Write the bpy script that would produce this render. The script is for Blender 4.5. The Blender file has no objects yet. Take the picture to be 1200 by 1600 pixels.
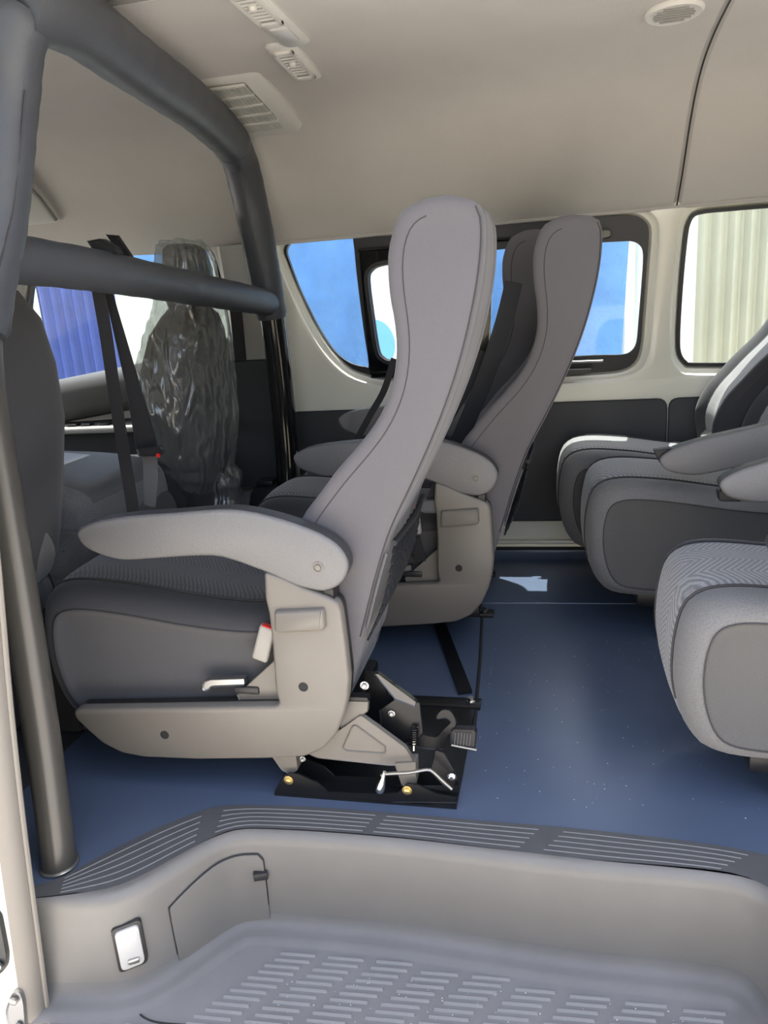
import bpy, bmesh, math, random
from mathutils import Vector, Matrix

random.seed(7)
C = bpy.context.scene.collection
SC = bpy.context.scene
PI = math.pi

# ---------------------------------------------------------------- camera
cd = bpy.data.cameras.new('camera')
cam = bpy.data.objects.new('camera', cd)
C.objects.link(cam)
cd.sensor_fit = 'VERTICAL'
cd.sensor_height = 36.0
cd.sensor_width = 27.0
cd.lens = 27.0
cd.clip_start = 0.02
right = Vector((0.9748, 0.2090, -0.0714)); down = Vector((-0.0098, -0.2828, -0.9591)); fwd = Vector((-0.2206, 0.9356, -0.2736))
cam.matrix_world = Matrix(((right.x, -down.x, -fwd.x, 0), (right.y, -down.y, -fwd.y, 0), (right.z, -down.z, -fwd.z, 1.0), (0, 0, 0, 1)))
SC.camera = cam

# ---------------------------------------------------------------- light
w = bpy.data.worlds.new('sky'); SC.world = w; w.use_nodes = True
nt = w.node_tree
bg = nt.nodes['Background']
sky = nt.nodes.new('ShaderNodeTexSky'); sky.sky_type = 'NISHITA'
sky.sun_disc = False; sky.sun_elevation = math.radians(72); sky.sun_rotation = math.radians(10)
sky.air_density = 1.0; sky.dust_density = 4.0; sky.ozone_density = 1.0
hs = nt.nodes.new('ShaderNodeHueSaturation'); hs.inputs['Saturation'].default_value = 0.75
nt.links.new(sky.outputs[0], hs.inputs['Color']); nt.links.new(hs.outputs[0], bg.inputs[0])
bg.inputs[1].default_value = 0.30
sd = bpy.data.lights.new('sun', 'SUN'); sd.energy = 7.5; sd.angle = math.radians(0.53); sd.color = (1.0, 0.965, 0.91)
so = bpy.data.objects.new('sun', sd); C.objects.link(so)
so.rotation_euler = Vector((0.10, 0.30, 1.0)).to_track_quat('Z', 'Y').to_euler()
SC.view_settings.view_transform = 'Standard'
SC.view_settings.look = 'None'
SC.view_settings.exposure = 1.45
SC.view_settings.gamma = 1.0
SC.view_settings.use_curve_mapping = False
SC.cycles.max_bounces = 12
SC.cycles.diffuse_bounces = 8
SC.cycles.transparent_max_bounces = 12
SC.cycles.caustics_reflective = False
SC.cycles.caustics_refractive = False
SC.cycles.sample_clamp_indirect = 6.0

# ---------------------------------------------------------------- materials
MATS = {}
def mat(name, col, rough=0.6, metal=0.0, noise=None, bump=None, spec=0.5, sheen=0.0, coat=0.0, trans=0.0):
    """noise = (scale, amount) colour mottling; bump = (scale, strength, distance)"""
    m = bpy.data.materials.new(name); m.use_nodes = True
    n = m.node_tree.nodes; l = m.node_tree.links
    b = n['Principled BSDF']
    b.inputs['Base Color'].default_value = (*col, 1); b.inputs['Roughness'].default_value = rough
    b.inputs['Metallic'].default_value = metal; b.inputs['Specular IOR Level'].default_value = spec
    b.inputs['Sheen Weight'].default_value = sheen; b.inputs['Coat Weight'].default_value = coat
    tc = n.new('ShaderNodeTexCoord')
    if noise:
        t = n.new('ShaderNodeTexNoise'); t.inputs['Scale'].default_value = noise[0]; t.inputs['Detail'].default_value = 5
        l.new(tc.outputs['Object'], t.inputs['Vector'])
        mx = n.new('ShaderNodeMix'); mx.data_type = 'RGBA'
        a = noise[1]
        mx.inputs[6].default_value = (*[c * (1 - a) for c in col], 1); mx.inputs[7].default_value = (*[min(1, c * (1 + a)) for c in col], 1)
        l.new(t.outputs['Fac'], mx.inputs[0]); l.new(mx.outputs[2], b.inputs['Base Color'])
    if bump:
        t = n.new('ShaderNodeTexNoise'); t.inputs['Scale'].default_value = bump[0]; t.inputs['Detail'].default_value = 3
        l.new(tc.outputs['Object'], t.inputs['Vector'])
        bp = n.new('ShaderNodeBump'); bp.inputs['Strength'].default_value = bump[1]; bp.inputs['Distance'].default_value = bump[2]
        l.new(t.outputs['Fac'], bp.inputs['Height']); l.new(bp.outputs[0], b.inputs['Normal'])
    MATS[name] = m
    return m

def node(m, typ, **kw):
    x = m.node_tree.nodes.new(typ)
    for k, v in kw.items(): setattr(x, k, v)
    return x

def chevron(name, c1, c2, pitch, zig, amp, rough=0.85):
    """woven zigzag cloth: stripes bent into chevrons, as colour and fine relief"""
    m = mat(name, c1, rough, sheen=0.25)
    n = m.node_tree.nodes; l = m.node_tree.links; b = n['Principled BSDF']
    tc = n.new('ShaderNodeTexCoord'); sp = n.new('ShaderNodeSeparateXYZ'); l.new(tc.outputs['Object'], sp.inputs[0])
    def mth(op, a, bb=None):
        x = n.new('ShaderNodeMath'); x.operation = op
        for i, v in enumerate((a, bb)):
            if v is None: continue
            if isinstance(v, (int, float)): x.inputs[i].default_value = v
            else: l.new(v, x.inputs[i])
        return x.outputs[0]
    tri = mth('PINGPONG', sp.outputs[1], zig)
    xz = mth('SUBTRACT', sp.outputs[0], sp.outputs[2])
    s = mth('ADD', xz, mth('MULTIPLY', tri, amp))
    st = mth('SINE', mth('MULTIPLY', s, 2 * PI / pitch))
    f = mth('MULTIPLY_ADD', st, 0.5); n[-1].inputs[2].default_value = 0.5
    # broad panels where the stripes fade, as in the woven cloth
    nz = n.new('ShaderNodeTexNoise'); nz.inputs['Scale'].default_value = 260
    l.new(tc.outputs['Object'], nz.inputs['Vector'])
    mx = n.new('ShaderNodeMix'); mx.data_type = 'RGBA'
    mx.inputs[6].default_value = (*c1, 1); mx.inputs[7].default_value = (*c2, 1)
    l.new(f, mx.inputs[0])
    m2 = n.new('ShaderNodeMix'); m2.data_type = 'RGBA'; m2.blend_type = 'MULTIPLY'; m2.inputs[0].default_value = 0.5
    l.new(mx.outputs[2], m2.inputs[6]); l.new(nz.outputs['Fac'], m2.inputs[7]); l.new(m2.outputs[2], b.inputs['Base Color'])
    bp = n.new('ShaderNodeBump'); bp.inputs['Strength'].default_value = 0.5; bp.inputs['Distance'].default_value = 0.0015
    l.new(f, bp.inputs['Height']); l.new(bp.outputs[0], b.inputs['Normal'])
    return m

M = MATS
mat('headliner', (0.48, 0.462, 0.438), 0.95, noise=(9, 0.05), bump=(180, 0.35, 0.002), spec=0.1)
mat('duct_plastic', (0.56, 0.55, 0.52), 0.55)
mat('duct_dark', (0.20, 0.20, 0.19), 0.7)
mat('body_paint', (0.80, 0.785, 0.68), 0.28, coat=0.3)
mat('grey_paint', (0.42, 0.42, 0.40), 0.35)
mat('dark_panel', (0.050, 0.050, 0.053), 0.62, bump=(300, 0.15, 0.001))
mat('floor_vinyl', (0.092, 0.122, 0.188), 0.32, noise=(3, 0.2), bump=(40, 0.06, 0.002))
mat('step_strip', (0.095, 0.095, 0.097), 0.5, noise=(30, 0.15), bump=(500, 0.15, 0.0006))
mat('tread_dusty', (0.150, 0.147, 0.146), 0.6, noise=(7, 0.22), bump=(400, 0.15, 0.0006))
mat('step_plastic', (0.168, 0.160, 0.150), 0.46, noise=(14, 0.08), bump=(500, 0.15, 0.0006))
mat('step_rib', (0.26, 0.257, 0.255), 0.5)
mat('seam_dark', (0.02, 0.02, 0.02), 0.8)
mat('fabric', (0.125, 0.118, 0.124), 0.9, noise=(600, 0.12), bump=(900, 0.35, 0.0008), spec=0.15, sheen=0.2)
mat('fabric_dark', (0.052, 0.052, 0.056), 0.9, noise=(400, 0.15), bump=(700, 0.35, 0.0008), spec=0.15, sheen=0.15)
mat('fabric_side', (0.105, 0.102, 0.100), 0.9, noise=(500, 0.25), bump=(700, 0.4, 0.0008), spec=0.15, sheen=0.2)
mat('fabric_shaded', (0.088, 0.086, 0.090), 0.9, noise=(600, 0.12), bump=(900, 0.35, 0.0008), spec=0.15, sheen=0.2)  # same cloth as 'fabric', shade on the cushion sides put into the colour
mat('fabric_strip', (0.16, 0.158, 0.158), 0.9, noise=(420, 0.4), bump=(600, 0.6, 0.001), spec=0.15, sheen=0.2)
chevron('chevron_dark', (0.070, 0.073, 0.082), (0.15, 0.155, 0.168), 0.011, 0.06, 0.7)
chevron('chevron_light', (0.21, 0.21, 0.215), (0.42, 0.42, 0.425), 0.012, 0.06, 0.7)
chevron('woven', (0.10, 0.10, 0.11), (0.30, 0.30, 0.31), 0.006, 0.004, 1.0)
mat('thread', (0.05, 0.047, 0.05), 0.9)
mat('cover_plastic', (0.175, 0.158, 0.137), 0.42, noise=(6, 0.10), bump=(350, 0.12, 0.0008))
mat('arm_plastic', (0.165, 0.160, 0.158), 0.50, noise=(200, 0.10), bump=(260, 0.5, 0.0015))
mat('arm_rim', (0.055, 0.054, 0.057), 0.5, bump=(260, 0.4, 0.0015))
mat('black_steel', (0.010, 0.010, 0.011), 0.38, spec=0.4)
mat('black_gloss', (0.008, 0.008, 0.009), 0.10, coat=0.6)
mat('post_paint', (0.060, 0.056, 0.050), 0.30, metal=0.0, spec=0.6)
mat('leatherette', (0.058, 0.062, 0.072), 0.45, bump=(320, 0.4, 0.0012))
mat('webbing', (0.016, 0.016, 0.018), 0.75, bump=(900, 0.4, 0.0008))
mat('webbing_grey', (0.10, 0.10, 0.105), 0.8)
mat('black_plastic', (0.022, 0.022, 0.024), 0.45)
mat('grey_plastic', (0.10, 0.10, 0.105), 0.55, bump=(300, 0.2, 0.001))
mat('red_plastic', (0.65, 0.02, 0.015), 0.4)
mat('buckle_pale', (0.34, 0.32, 0.29), 0.45)
mat('chrome', (0.80, 0.80, 0.78), 0.16, metal=1.0)
mat('zinc', (0.72, 0.56, 0.26), 0.35, metal=1.0)
mat('cover_inner', (0.020, 0.019, 0.018), 0.35)
mat('steel', (0.42, 0.42, 0.42), 0.35, metal=1.0)
mat('rubber_seal', (0.22, 0.20, 0.175), 0.6)
mat('gasket', (0.020, 0.021, 0.023), 0.45)
mat('lamp_lens', (0.46, 0.455, 0.45), 0.30)
mat('tarp', (0.20, 0.43, 0.76), 0.5, noise=(5, 0.25), bump=(14, 0.5, 0.03))
mat('sheet_white', (0.82, 0.83, 0.74), 0.45, noise=(4, 0.06))
mat('sheet_beige', (0.38, 0.37, 0.28), 0.5, noise=(4, 0.10))
mat('sheet_blue', (0.045, 0.075, 0.26), 0.45, noise=(5, 0.25))
mat('sheet_rust', (0.28, 0.25, 0.18), 0.7, noise=(7, 0.4))
mat('paint_blue', (0.15, 0.40, 0.75), 0.5)
mat('ground', (0.54, 0.51, 0.465), 0.95, noise=(2.0, 0.2), bump=(30, 0.5, 0.02))

def clear(name, tint, refl=0.08, rough=0.02, film=None):
    m = bpy.data.materials.new(name); m.use_nodes = True
    n = m.node_tree.nodes; l = m.node_tree.links
    n.remove(n['Principled BSDF'])
    t = n.new('ShaderNodeBsdfTransparent'); t.inputs[0].default_value = (*tint, 1)
    g = n.new('ShaderNodeBsdfGlossy'); g.inputs['Roughness'].default_value = rough
    mx = n.new('ShaderNodeMixShader')
    if film is None: fr = n.new('ShaderNodeFresnel'); fr.inputs[0].default_value = 1.45
    else: fr = n.new('ShaderNodeLayerWeight'); fr.inputs[0].default_value = 0.35
    mr = n.new('ShaderNodeMapRange'); mr.inputs[3].default_value = refl; mr.inputs[4].default_value = 0.45 if film is None else film
    l.new(fr.outputs[0], mr.inputs[0]); l.new(mr.outputs[0], mx.inputs[0])
    l.new(t.outputs[0], mx.inputs[1]); l.new(g.outputs[0], mx.inputs[2]); l.new(mx.outputs[0], n['Material Output'].inputs[0])
    if film is not None:
        tc = n.new('ShaderNodeTexCoord'); nz = n.new('ShaderNodeTexNoise'); nz.inputs['Scale'].default_value = 17; nz.inputs['Detail'].default_value = 4
        nz.inputs['Distortion'].default_value = 0.8; nz.noise_type = 'RIDGED_MULTIFRACTAL'
        mp = n.new('ShaderNodeMapping'); mp.inputs['Scale'].default_value = (1.6, 1.0, 0.45)
        l.new(tc.outputs['Object'], mp.inputs[0]); l.new(mp.outputs[0], nz.inputs['Vector'])
        bp = n.new('ShaderNodeBump'); bp.inputs['Strength'].default_value = 1.0; bp.inputs['Distance'].default_value = 0.03
        l.new(nz.outputs['Fac'], bp.inputs['Height']); l.new(bp.outputs[0], g.inputs['Normal'])
        df = n.new('ShaderNodeBsdfDiffuse'); df.inputs[0].default_value = (0.8, 0.82, 0.8, 1); l.new(bp.outputs[0], df.inputs['Normal'])
        m2 = n.new('ShaderNodeMixShader'); m2.inputs[0].default_value = 0.15
        l.new(mx.outputs[0], m2.inputs[1]); l.new(df.outputs[0], m2.inputs[2]); l.new(m2.outputs[0], n['Material Output'].inputs[0])
    MATS[name] = m
clear('glass', (0.92, 0.95, 0.94), 0.0)
clear('plastic_film', (0.84, 0.86, 0.84), 0.14, 0.18, film=0.5)

# ---------------------------------------------------------------- mesh helpers
def cr(pts, n=4, closed=True):
    """Catmull-Rom through the points"""
    P = [Vector(p) for p in pts]; N = len(P); out = []
    rng = range(N) if closed else range(N - 1)
    for i in rng:
        if closed: a, b, c, d = P[(i - 1) % N], P[i], P[(i + 1) % N], P[(i + 2) % N]
        else: a, b, c, d = P[max(i - 1, 0)], P[i], P[i + 1], P[min(i + 2, N - 1)]
        for k in range(n):
            t = k / n
            out.append(0.5 * ((2 * b) + (c - a) * t + (2 * a - 5 * b + 4 * c - d) * t * t + (3 * b - a - 3 * c + d) * t ** 3))
    if not closed: out.append(P[-1])
    return out

def ccw(o):
    a = sum(o[i][0] * o[(i + 1) % len(o)][1] - o[(i + 1) % len(o)][0] * o[i][1] for i in range(len(o)))
    return o if a > 0 else o[::-1]

def inset(o, d):
    """shrink a ccw outline by d along its normals"""
    N = len(o); out = []
    for i in range(N):
        a, b, c = Vector(o[(i - 1) % N]), Vector(o[i]), Vector(o[(i + 1) % N])
        t = (b - a).normalized() + (c - b).normalized()
        if t.length < 1e-6: t = (c - b)
        t.normalize(); out.append(b + Vector((-t.y, t.x)) * d)
    return out

def inset_s(o, d):
    """inset in small smoothed steps so tight corners do not fold over"""
    o = [Vector(p) for p in o]
    if d <= 1e-6: return o
    n = max(1, int(d / 0.004))
    for _ in range(n):
        q = inset(o, d / n); N = len(q)
        o = [q[i] * 0.7 + (q[i - 1] + q[(i + 1) % N]) * 0.15 for i in range(N)]
    return o

def chains(a, b, n):
    """closed outline from two chains that share a start and an end; point i faces point 2n-1-i"""
    a, b = resample(cr(a, 6, False), n), resample(cr(b, 6, False), n)
    return a + b[::-1]

def resample(path, n):
    P = [Vector(p) for p in path]; L = [0]
    for a, b in zip(P, P[1:]): L.append(L[-1] + (b - a).length)
    out = []; j = 0
    for k in range(n):
        s = L[-1] * k / (n - 1)
        while j < len(L) - 2 and L[j + 1] < s: j += 1
        f = (s - L[j]) / max(1e-9, L[j + 1] - L[j]); out.append(P[j].lerp(P[j + 1], min(1, max(0, f))))
    return out

def rounded(o, r, n=3):
    """cut the corners of a polygon into arcs"""
    out = []; N = len(o)
    for i in range(N):
        a, b, c = Vector(o[i - 1]), Vector(o[i]), Vector(o[(i + 1) % N])
        rr = min(r, (a - b).length * 0.45, (c - b).length * 0.45)
        p, q = b + (a - b).normalized() * rr, b + (c - b).normalized() * rr
        for k in range(n + 1):
            t = k / n; out.append(p * (1 - t) ** 2 + b * 2 * t * (1 - t) + q * t * t)
    return out

def bridge(bm, r0, r1, closed=True, mi=0, flip=False):
    N = len(r0); fs = []
    for i in range(N if closed else N - 1):
        j = (i + 1) % N
        v = (r0[i], r0[j], r1[j], r1[i])
        try:
            f = bm.faces.new(v[::-1] if flip else v); f.material_index = mi; fs.append(f)
        except ValueError: pass
    return fs

def ring(bm, pts): return [bm.verts.new(p) for p in pts]

def cap(bm, r, mi=0):
    try:
        f = bm.faces.new(r); f.material_index = mi; return f
    except ValueError: return None

def side_loft(o, stations, bm=None, mid=None, capmi=(0, 0), fn=None, paired=False):
    """o: ccw (x,z) outline; stations: (y, inset, material of the band that follows). Closed lofted body across y."""
    bm = bm or bmesh.new(); o = [Vector(p) for p in o]; prev = None
    if not paired: o = ccw(o)
    def close(r, mi):
        if not paired: return cap(bm, r, mi)
        n = len(r)
        for i in range(n // 2 - 1):
            v = [r[i], r[i + 1], r[n - 2 - i], r[n - 1 - i]]
            f = bm.faces.new(v); f.material_index = mi
    for k, (y, d, mi) in enumerate(stations):
        q = (inset_s(o, d) if paired else inset(o, d)) if abs(d) > 1e-7 else o
        pts = []
        for i, p in enumerate(q):
            v = Vector((p[0], y, p[1]))
            if fn: v = fn(v, i, len(q), k)
            pts.append(v)
        r = ring(bm, pts)
        if prev:
            for i, f in enumerate(bridge(bm, prev, r)): f.material_index = mid(prevmi, o, i) if mid else prevmi
        else: close(r if paired else r[::-1], capmi[0])
        prev, prevmi = r, mi
    close(prev, capmi[1])
    return bm

def plate(o, y0, y1, bev=0.003, bm=None, n=2):
    """an (x,z) outline with thickness in y and rounded edges"""
    st = []
    if bev <= 0: st = [(y0, 0, 0), (y1, 0, 0)]
    else:
        for k in range(n + 1):
            a = PI / 2 * k / n; st.append((y0 + bev * (1 - math.sin(a)), bev * (1 - math.cos(PI / 2 - a)), 0))
        for k in range(n + 1):
            a = PI / 2 * k / n; st.append((y1 - bev * (1 - math.cos(a)), bev * (1 - math.sin(PI / 2 - a)), 0))
    return side_loft(o, st, bm)

def box(bm, lo, hi, bev=0.0, seg=2, rot=None):
    c = (Vector(lo) + Vector(hi)) / 2; s = Vector(hi) - Vector(lo)
    r = bmesh.ops.create_cube(bm, size=1.0)
    vs = r['verts']
    for v in vs: v.co = Vector((v.co.x * s.x, v.co.y * s.y, v.co.z * s.z))
    if bev > 0:
        es = list({e for v in vs for e in v.link_edges})
        b = bmesh.ops.bevel(bm, geom=es, offset=min(bev, min(s) * 0.45), segments=seg, affect='EDGES', profile=0.5)
        vs = list({v for f in b['faces'] for v in f.verts} | {v for v in vs if v.is_valid})
    for v in vs: v.co = (rot @ v.co if rot else v.co) + c
    return vs

def tube(bm, path, r, seg=12, caps=True, mi=0):
    P = [Vector(p) for p in path]; N = len(P)
    R = r if isinstance(r, (list, tuple)) else [r] * N
    T = [(P[min(i + 1, N - 1)] - P[max(i - 1, 0)]).normalized() for i in range(N)]
    up = Vector((0, 0, 1)) if abs(T[0].z) < 0.9 else Vector((1, 0, 0))
    u = T[0].cross(up).normalized(); prev = None; first = None
    for i in range(N):
        u = (u - T[i] * u.dot(T[i])).normalized(); v = T[i].cross(u)
        rr = ring(bm, [P[i] + (u * math.cos(2 * PI * k / seg) + v * math.sin(2 * PI * k / seg)) * R[i] for k in range(seg)])
        if prev: bridge(bm, prev, rr, mi=mi)
        else: first = rr
        prev = rr
    if caps: cap(bm, first[::-1], mi); cap(bm, prev, mi)
    return bm

def ribbon(bm, path, width, side, thick=0.0016, mi=0):
    """a strap: path points, half-width along `side` (vector or list of vectors)"""
    P = [Vector(p) for p in path]; N = len(P); prev = None; first = None
    for i in range(N):
        t = (P[min(i + 1, N - 1)] - P[max(i - 1, 0)]).normalized()
        s = Vector(side[i] if isinstance(side, list) else side); s = (s - t * s.dot(t)).normalized()
        w_ = (width[i] if isinstance(width, (list, tuple)) else width) / 2
        nn = t.cross(s).normalized() * thick / 2
        rr = ring(bm, [P[i] - s * w_ - nn, P[i] + s * w_ - nn, P[i] + s * w_ + nn, P[i] - s * w_ + nn])
        if prev: bridge(bm, prev, rr, mi=mi)
        else: first = rr
        prev = rr
    cap(bm, first[::-1], mi); cap(bm, prev, mi)
    return bm

def lathe(bm, prof, origin, axis, seg=16, mi=0):
    """prof: (radius, height) along axis"""
    a = Vector(axis).normalized(); up = Vector((0, 0, 1)) if abs(a.z) < 0.9 else Vector((1, 0, 0))
    u = a.cross(up).normalized(); v = a.cross(u); O = Vector(origin); prev = None; first = None
    for r, h in prof:
        rr = ring(bm, [O + a * h + (u * math.cos(2 * PI * k / seg) + v * math.sin(2 * PI * k / seg)) * max(r, 1e-5) for k in range(seg)])
        if prev: bridge(bm, prev, rr, mi=mi)
        else: first = rr
        prev = rr
    cap(bm, first[::-1], mi); cap(bm, prev, mi)
    return bm

# ---------------------------------------------------------------- object helpers
def wpos(o):
    p = Vector((0, 0, 0))
    while o is not None: p += o.location; o = o.parent
    return p

def obj(name, bm, mats, parent=None, smooth=True, angle=40, origin=None, **props):
    """link a bmesh built in world coordinates as ONE mesh object"""
    bmesh.ops.recalc_face_normals(bm, faces=bm.faces)
    me = bpy.data.meshes.new(name)
    base = wpos(parent) if parent else Vector((0, 0, 0))
    og = Vector(origin) if origin is not None else (base if parent else Vector((0, 0, 0)))
    bmesh.ops.translate(bm, verts=bm.verts, vec=-og)
    bm.to_mesh(me); bm.free()
    for m in (mats if isinstance(mats, (list, tuple)) else [mats]): me.materials.append(MATS[m])
    if smooth:
        me.polygons.foreach_set('use_smooth', [True] * len(me.polygons))
        me.set_sharp_from_angle(angle=math.radians(angle))
    o = bpy.data.objects.new(name, me); C.objects.link(o)
    o.location = og - base
    if parent: o.parent = parent
    for k, v in props.items(): o[k] = v
    return o

def thing(name, label, cat, loc=(0, 0, 0), group=None):
    o = bpy.data.objects.new(name, None); C.objects.link(o); o.location = loc
    o['label'] = label; o['category'] = cat
    if group: o['group'] = group
    return o

def copy_tree(o, parent=None):
    c = o.copy(); C.objects.link(c); c.parent = parent
    for ch in list(o.children): copy_tree(ch, c)
    return c

def group_root(name, loc=(0, 0, 0)):
    o = bpy.data.objects.new(name, None); C.objects.link(o); o.location = loc; o['kind'] = 'structure'
    return o

# ================================================================ STRUCTURE
def ywall(z):
    """inner face of the far side of the van: upright to the belt line, leaning in above"""
    if z < 0.58: return 2.80
    return 2.80 - (z - 0.58) * 0.115
YC = 1.90                                     # centre line of the van across y

# -- ground outside
bm = bmesh.new()
box(bm, (-14, -12, -0.95), (14, 12, -0.80))
obj('ground', bm, 'ground', kind='structure')

# -- far side wall with window holes
W1 = [(-0.885,1.203),(-0.683,1.193),(-0.491,1.187),(-0.313,1.189),(-0.140,1.196),(0.027,1.193),(0.190,1.187),(0.250,1.180),(0.284,1.159),(0.297,1.123),(0.293,1.013),(0.286,0.849),(0.280,0.754),(0.262,0.706),(0.220,0.684),(0.153,0.679),(-0.021,0.676),(-0.244,0.675),(-0.429,0.680),(-0.570,0.689),(-0.665,0.707),(-0.741,0.737),(-0.799,0.796),(-0.846,0.875),(-0.882,0.957),(-0.914,1.049),(-0.937,1.129),(-0.947,1.169),(-0.930,1.194)]
W2 = [(0.444,1.177),(0.538,1.180),(0.650,1.179),(0.814,1.177),(1.007,1.172),(1.062,1.139),(1.079,0.915),(1.089,0.710),(1.066,0.676),(0.965,0.671),(0.681,0.675),(0.462,0.684),(0.428,0.694),(0.404,0.731),(0.398,0.801),(0.399,0.945),(0.405,1.084),(0.414,1.149)]
W3 = [(-2.02, 0.765), (-1.93, 0.745), (-1.52, 0.80), (-1.30, 0.83), (-1.215, 0.86), (-1.19, 0.92), (-1.20, 1.10), (-1.215, 1.185), (-1.25, 1.205), (-1.40, 1.215), (-1.75, 1.245), (-1.90, 1.235), (-2.0, 1.10), (-2.06, 0.90)]
W1 = ccw(cr(W1, 3)); W2 = ccw(cr(W2, 3)); W3 = ccw(cr(W3, 4))

def wall_sheet(name, outer, holes, material):
    bm = bmesh.new(); es = []
    for loop in [outer] + holes:
        vs = [bm.verts.new((p[0], 0, p[1])) for p in loop]
        for i in range(len(vs)): es.append(bm.edges.new((vs[i], vs[(i + 1) % len(vs)])))
    bmesh.ops.triangle_fill(bm, edges=es, use_beauty=True, use_dissolve=False)
    for v in bm.verts: v.co.y = ywall(v.co.z)
    # press the sheet outward around each hole: a stepped reveal as on the pressed steel
    return bm

big1, big2, big3 = inset(W1, -0.042), inset(W2, -0.040), inset(W3, -0.02)
outer = []
for x in [-1.17 + i * 0.04 for i in range(95)]: outer.append((x, 0.0))
for z in (0.3, 0.58, 0.9, 1.24): outer.append((2.60, z))
for i in range(94, -1, -1): outer.append((-1.17 + i * 0.04, 1.26))
for z in (0.9, 0.58, 0.3): outer.append((-1.17, z))
bm = wall_sheet('wall', outer, [big1, big2], 'body_paint')
def reveal(bm, a, win):
    prev = None
    for d, dy in ((0, 0), (0.30, 0.004), (0.45, 0.016), (0.62, 0.020), (0.8, 0.022), (0.9, 0.036), (1.0, 0.042)):
        r = [bm.verts.new((p[0] + (q[0] - p[0]) * d, ywall(p[1] + (q[1] - p[1]) * d) + dy, p[1] + (q[1] - p[1]) * d)) for p, q in zip(a, win)]
        if prev: bridge(bm, prev, r)
        prev = r
reveal(bm, big1, W1); reveal(bm, big2, W2)
bmesh.ops.remove_doubles(bm, verts=bm.verts, dist=0.0005)
wall_right = obj('wall_right', bm, 'body_paint', kind='structure')

# dark trim panels under the belt line: two with a joint, and the pale sill strip under them
def belt_panel(name, x0, x1, ztop0, ztop1, zb):
    o = ccw(rounded([(x0, zb), (x1, zb), (x1, ztop1), (x0, ztop0)], 0.035, 4))
    return obj(name, plate(o, 2.783, 2.800, 0.004), 'dark_panel', wall_right)
belt_panel('trim_panel', -1.00, 0.372, 0.588, 0.583, 0.145)
belt_panel('trim_panel', 0.376, 2.40, 0.583, 0.585, 0.145)
bm = bmesh.new(); box(bm, (-1.0, 2.775, 0.055), (2.4, 2.80, 0.071), 0.006)
obj('sill_ledge', bm, 'body_paint', wall_right)

# cab part of the far wall: pillar cover, belt strip opening, door
outer = [(-1.17 - i * 0.05, -0.05) for i in range(36)] + [(-2.95, 0.6), (-2.95, 1.0)] + [(-2.95 + i * 0.05, 1.30) for i in range(36)] + [(-1.17, 1.26), (-1.17, 0.9), (-1.17, 0.5), (-1.17, 0.2)]
bm = wall_sheet('wall', outer, [big3], 'grey_paint')
prev = None
for d, dy in ((0, 0), (0.5, 0.004), (1.0, 0.03)):
    r = [bm.verts.new((p[0] + (q[0] - p[0]) * d, ywall(p[1] + (q[1] - p[1]) * d) + dy, p[1] + (q[1] - p[1]) * d)) for p, q in zip(big3, W3)]
    if prev: bridge(bm, prev, r)
    prev = r
bmesh.ops.remove_doubles(bm, verts=bm.verts, dist=0.0005)
for v in bm.verts: v.co.y -= 0.004
cabwall = obj('wall_cab', bm, 'grey_paint', kind='structure')

# -- windows
def pane(name, o, y, parent, material='glass'):
    bm = bmesh.new(); o = ccw(o)
    a = ring(bm, [(p[0], ywall(p[1]) + y, p[1]) for p in o]); b = ring(bm, [(p[0], ywall(p[1]) + y + 0.004, p[1]) for p in o])
    cap(bm, a[::-1]); cap(bm, b); bridge(bm, a, b)
    return obj(name, bm, material, parent)

def holed_frame(name, outer, holes, y0, y1, material, parent):
    """black surround: outline with pane holes, extruded in y"""
    bm = bmesh.new()
    for yy in (y0, y1):
        es = []
        for loop in [outer] + holes:
            vs = [bm.verts.new((p[0], 0, p[1])) for p in loop]
            for i in range(len(vs)): es.append(bm.edges.new((vs[i], vs[(i + 1) % len(vs)])))
        r = bmesh.ops.triangle_fill(bm, edges=es, use_beauty=True, use_dissolve=False)
        for v in {v for e in es for v in e.verts}: v.co.y = ywall(v.co.z) + yy
    for loop in [outer] + holes:
        a = ring(bm, [(p[0], ywall(p[1]) + y0, p[1]) for p in loop]); b = ring(bm, [(p[0], ywall(p[1]) + y1, p[1]) for p in loop]); bridge(bm, a, b)
    bmesh.ops.remove_doubles(bm, verts=bm.verts, dist=0.0003)
    return obj(name, bm, material, parent, angle=30)

win1 = group_root('window_1', (-0.3, 2.78, 0.95))
p_left = ccw(cr([(-0.906,1.194),(-0.815,1.193),(-0.702,1.190),(-0.689,1.182),(-0.689,1.066),(-0.685,0.888),(-0.679,0.750),(-0.692,0.741),(-0.721,0.747),(-0.758,0.763),(-0.804,0.805),(-0.850,0.886),(-0.885,0.973),(-0.911,1.049),(-0.930,1.124),(-0.938,1.164),(-0.926,1.187)], 3))
p_right = ccw(cr([(-0.207,1.112),(-0.079,1.111),(0.068,1.110),(0.211,1.106),(0.247,1.103),(0.271,1.089),(0.282,1.058),(0.280,0.973),(0.274,0.850),(0.269,0.776),(0.253,0.747),(0.220,0.736),(0.131,0.739),(-0.020,0.738),(-0.197,0.734),(-0.233,0.736),(-0.241,0.754),(-0.228,0.946),(-0.217,1.094)], 3))
p_mid = ccw(cr([(-0.589,1.091),(-0.497,1.092),(-0.362,1.092),(-0.318,1.087),(-0.294,1.070),(-0.287,1.036),(-0.295,0.929),(-0.316,0.810),(-0.336,0.780),(-0.378,0.766),(-0.494,0.761),(-0.589,0.761),(-0.619,0.774),(-0.634,0.805),(-0.641,0.930),(-0.644,1.041),(-0.632,1.075)], 3))
holed_frame('window_frame', W1, [p_left, p_right, p_mid], 0.030, 0.048, 'gasket', win1)
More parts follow.
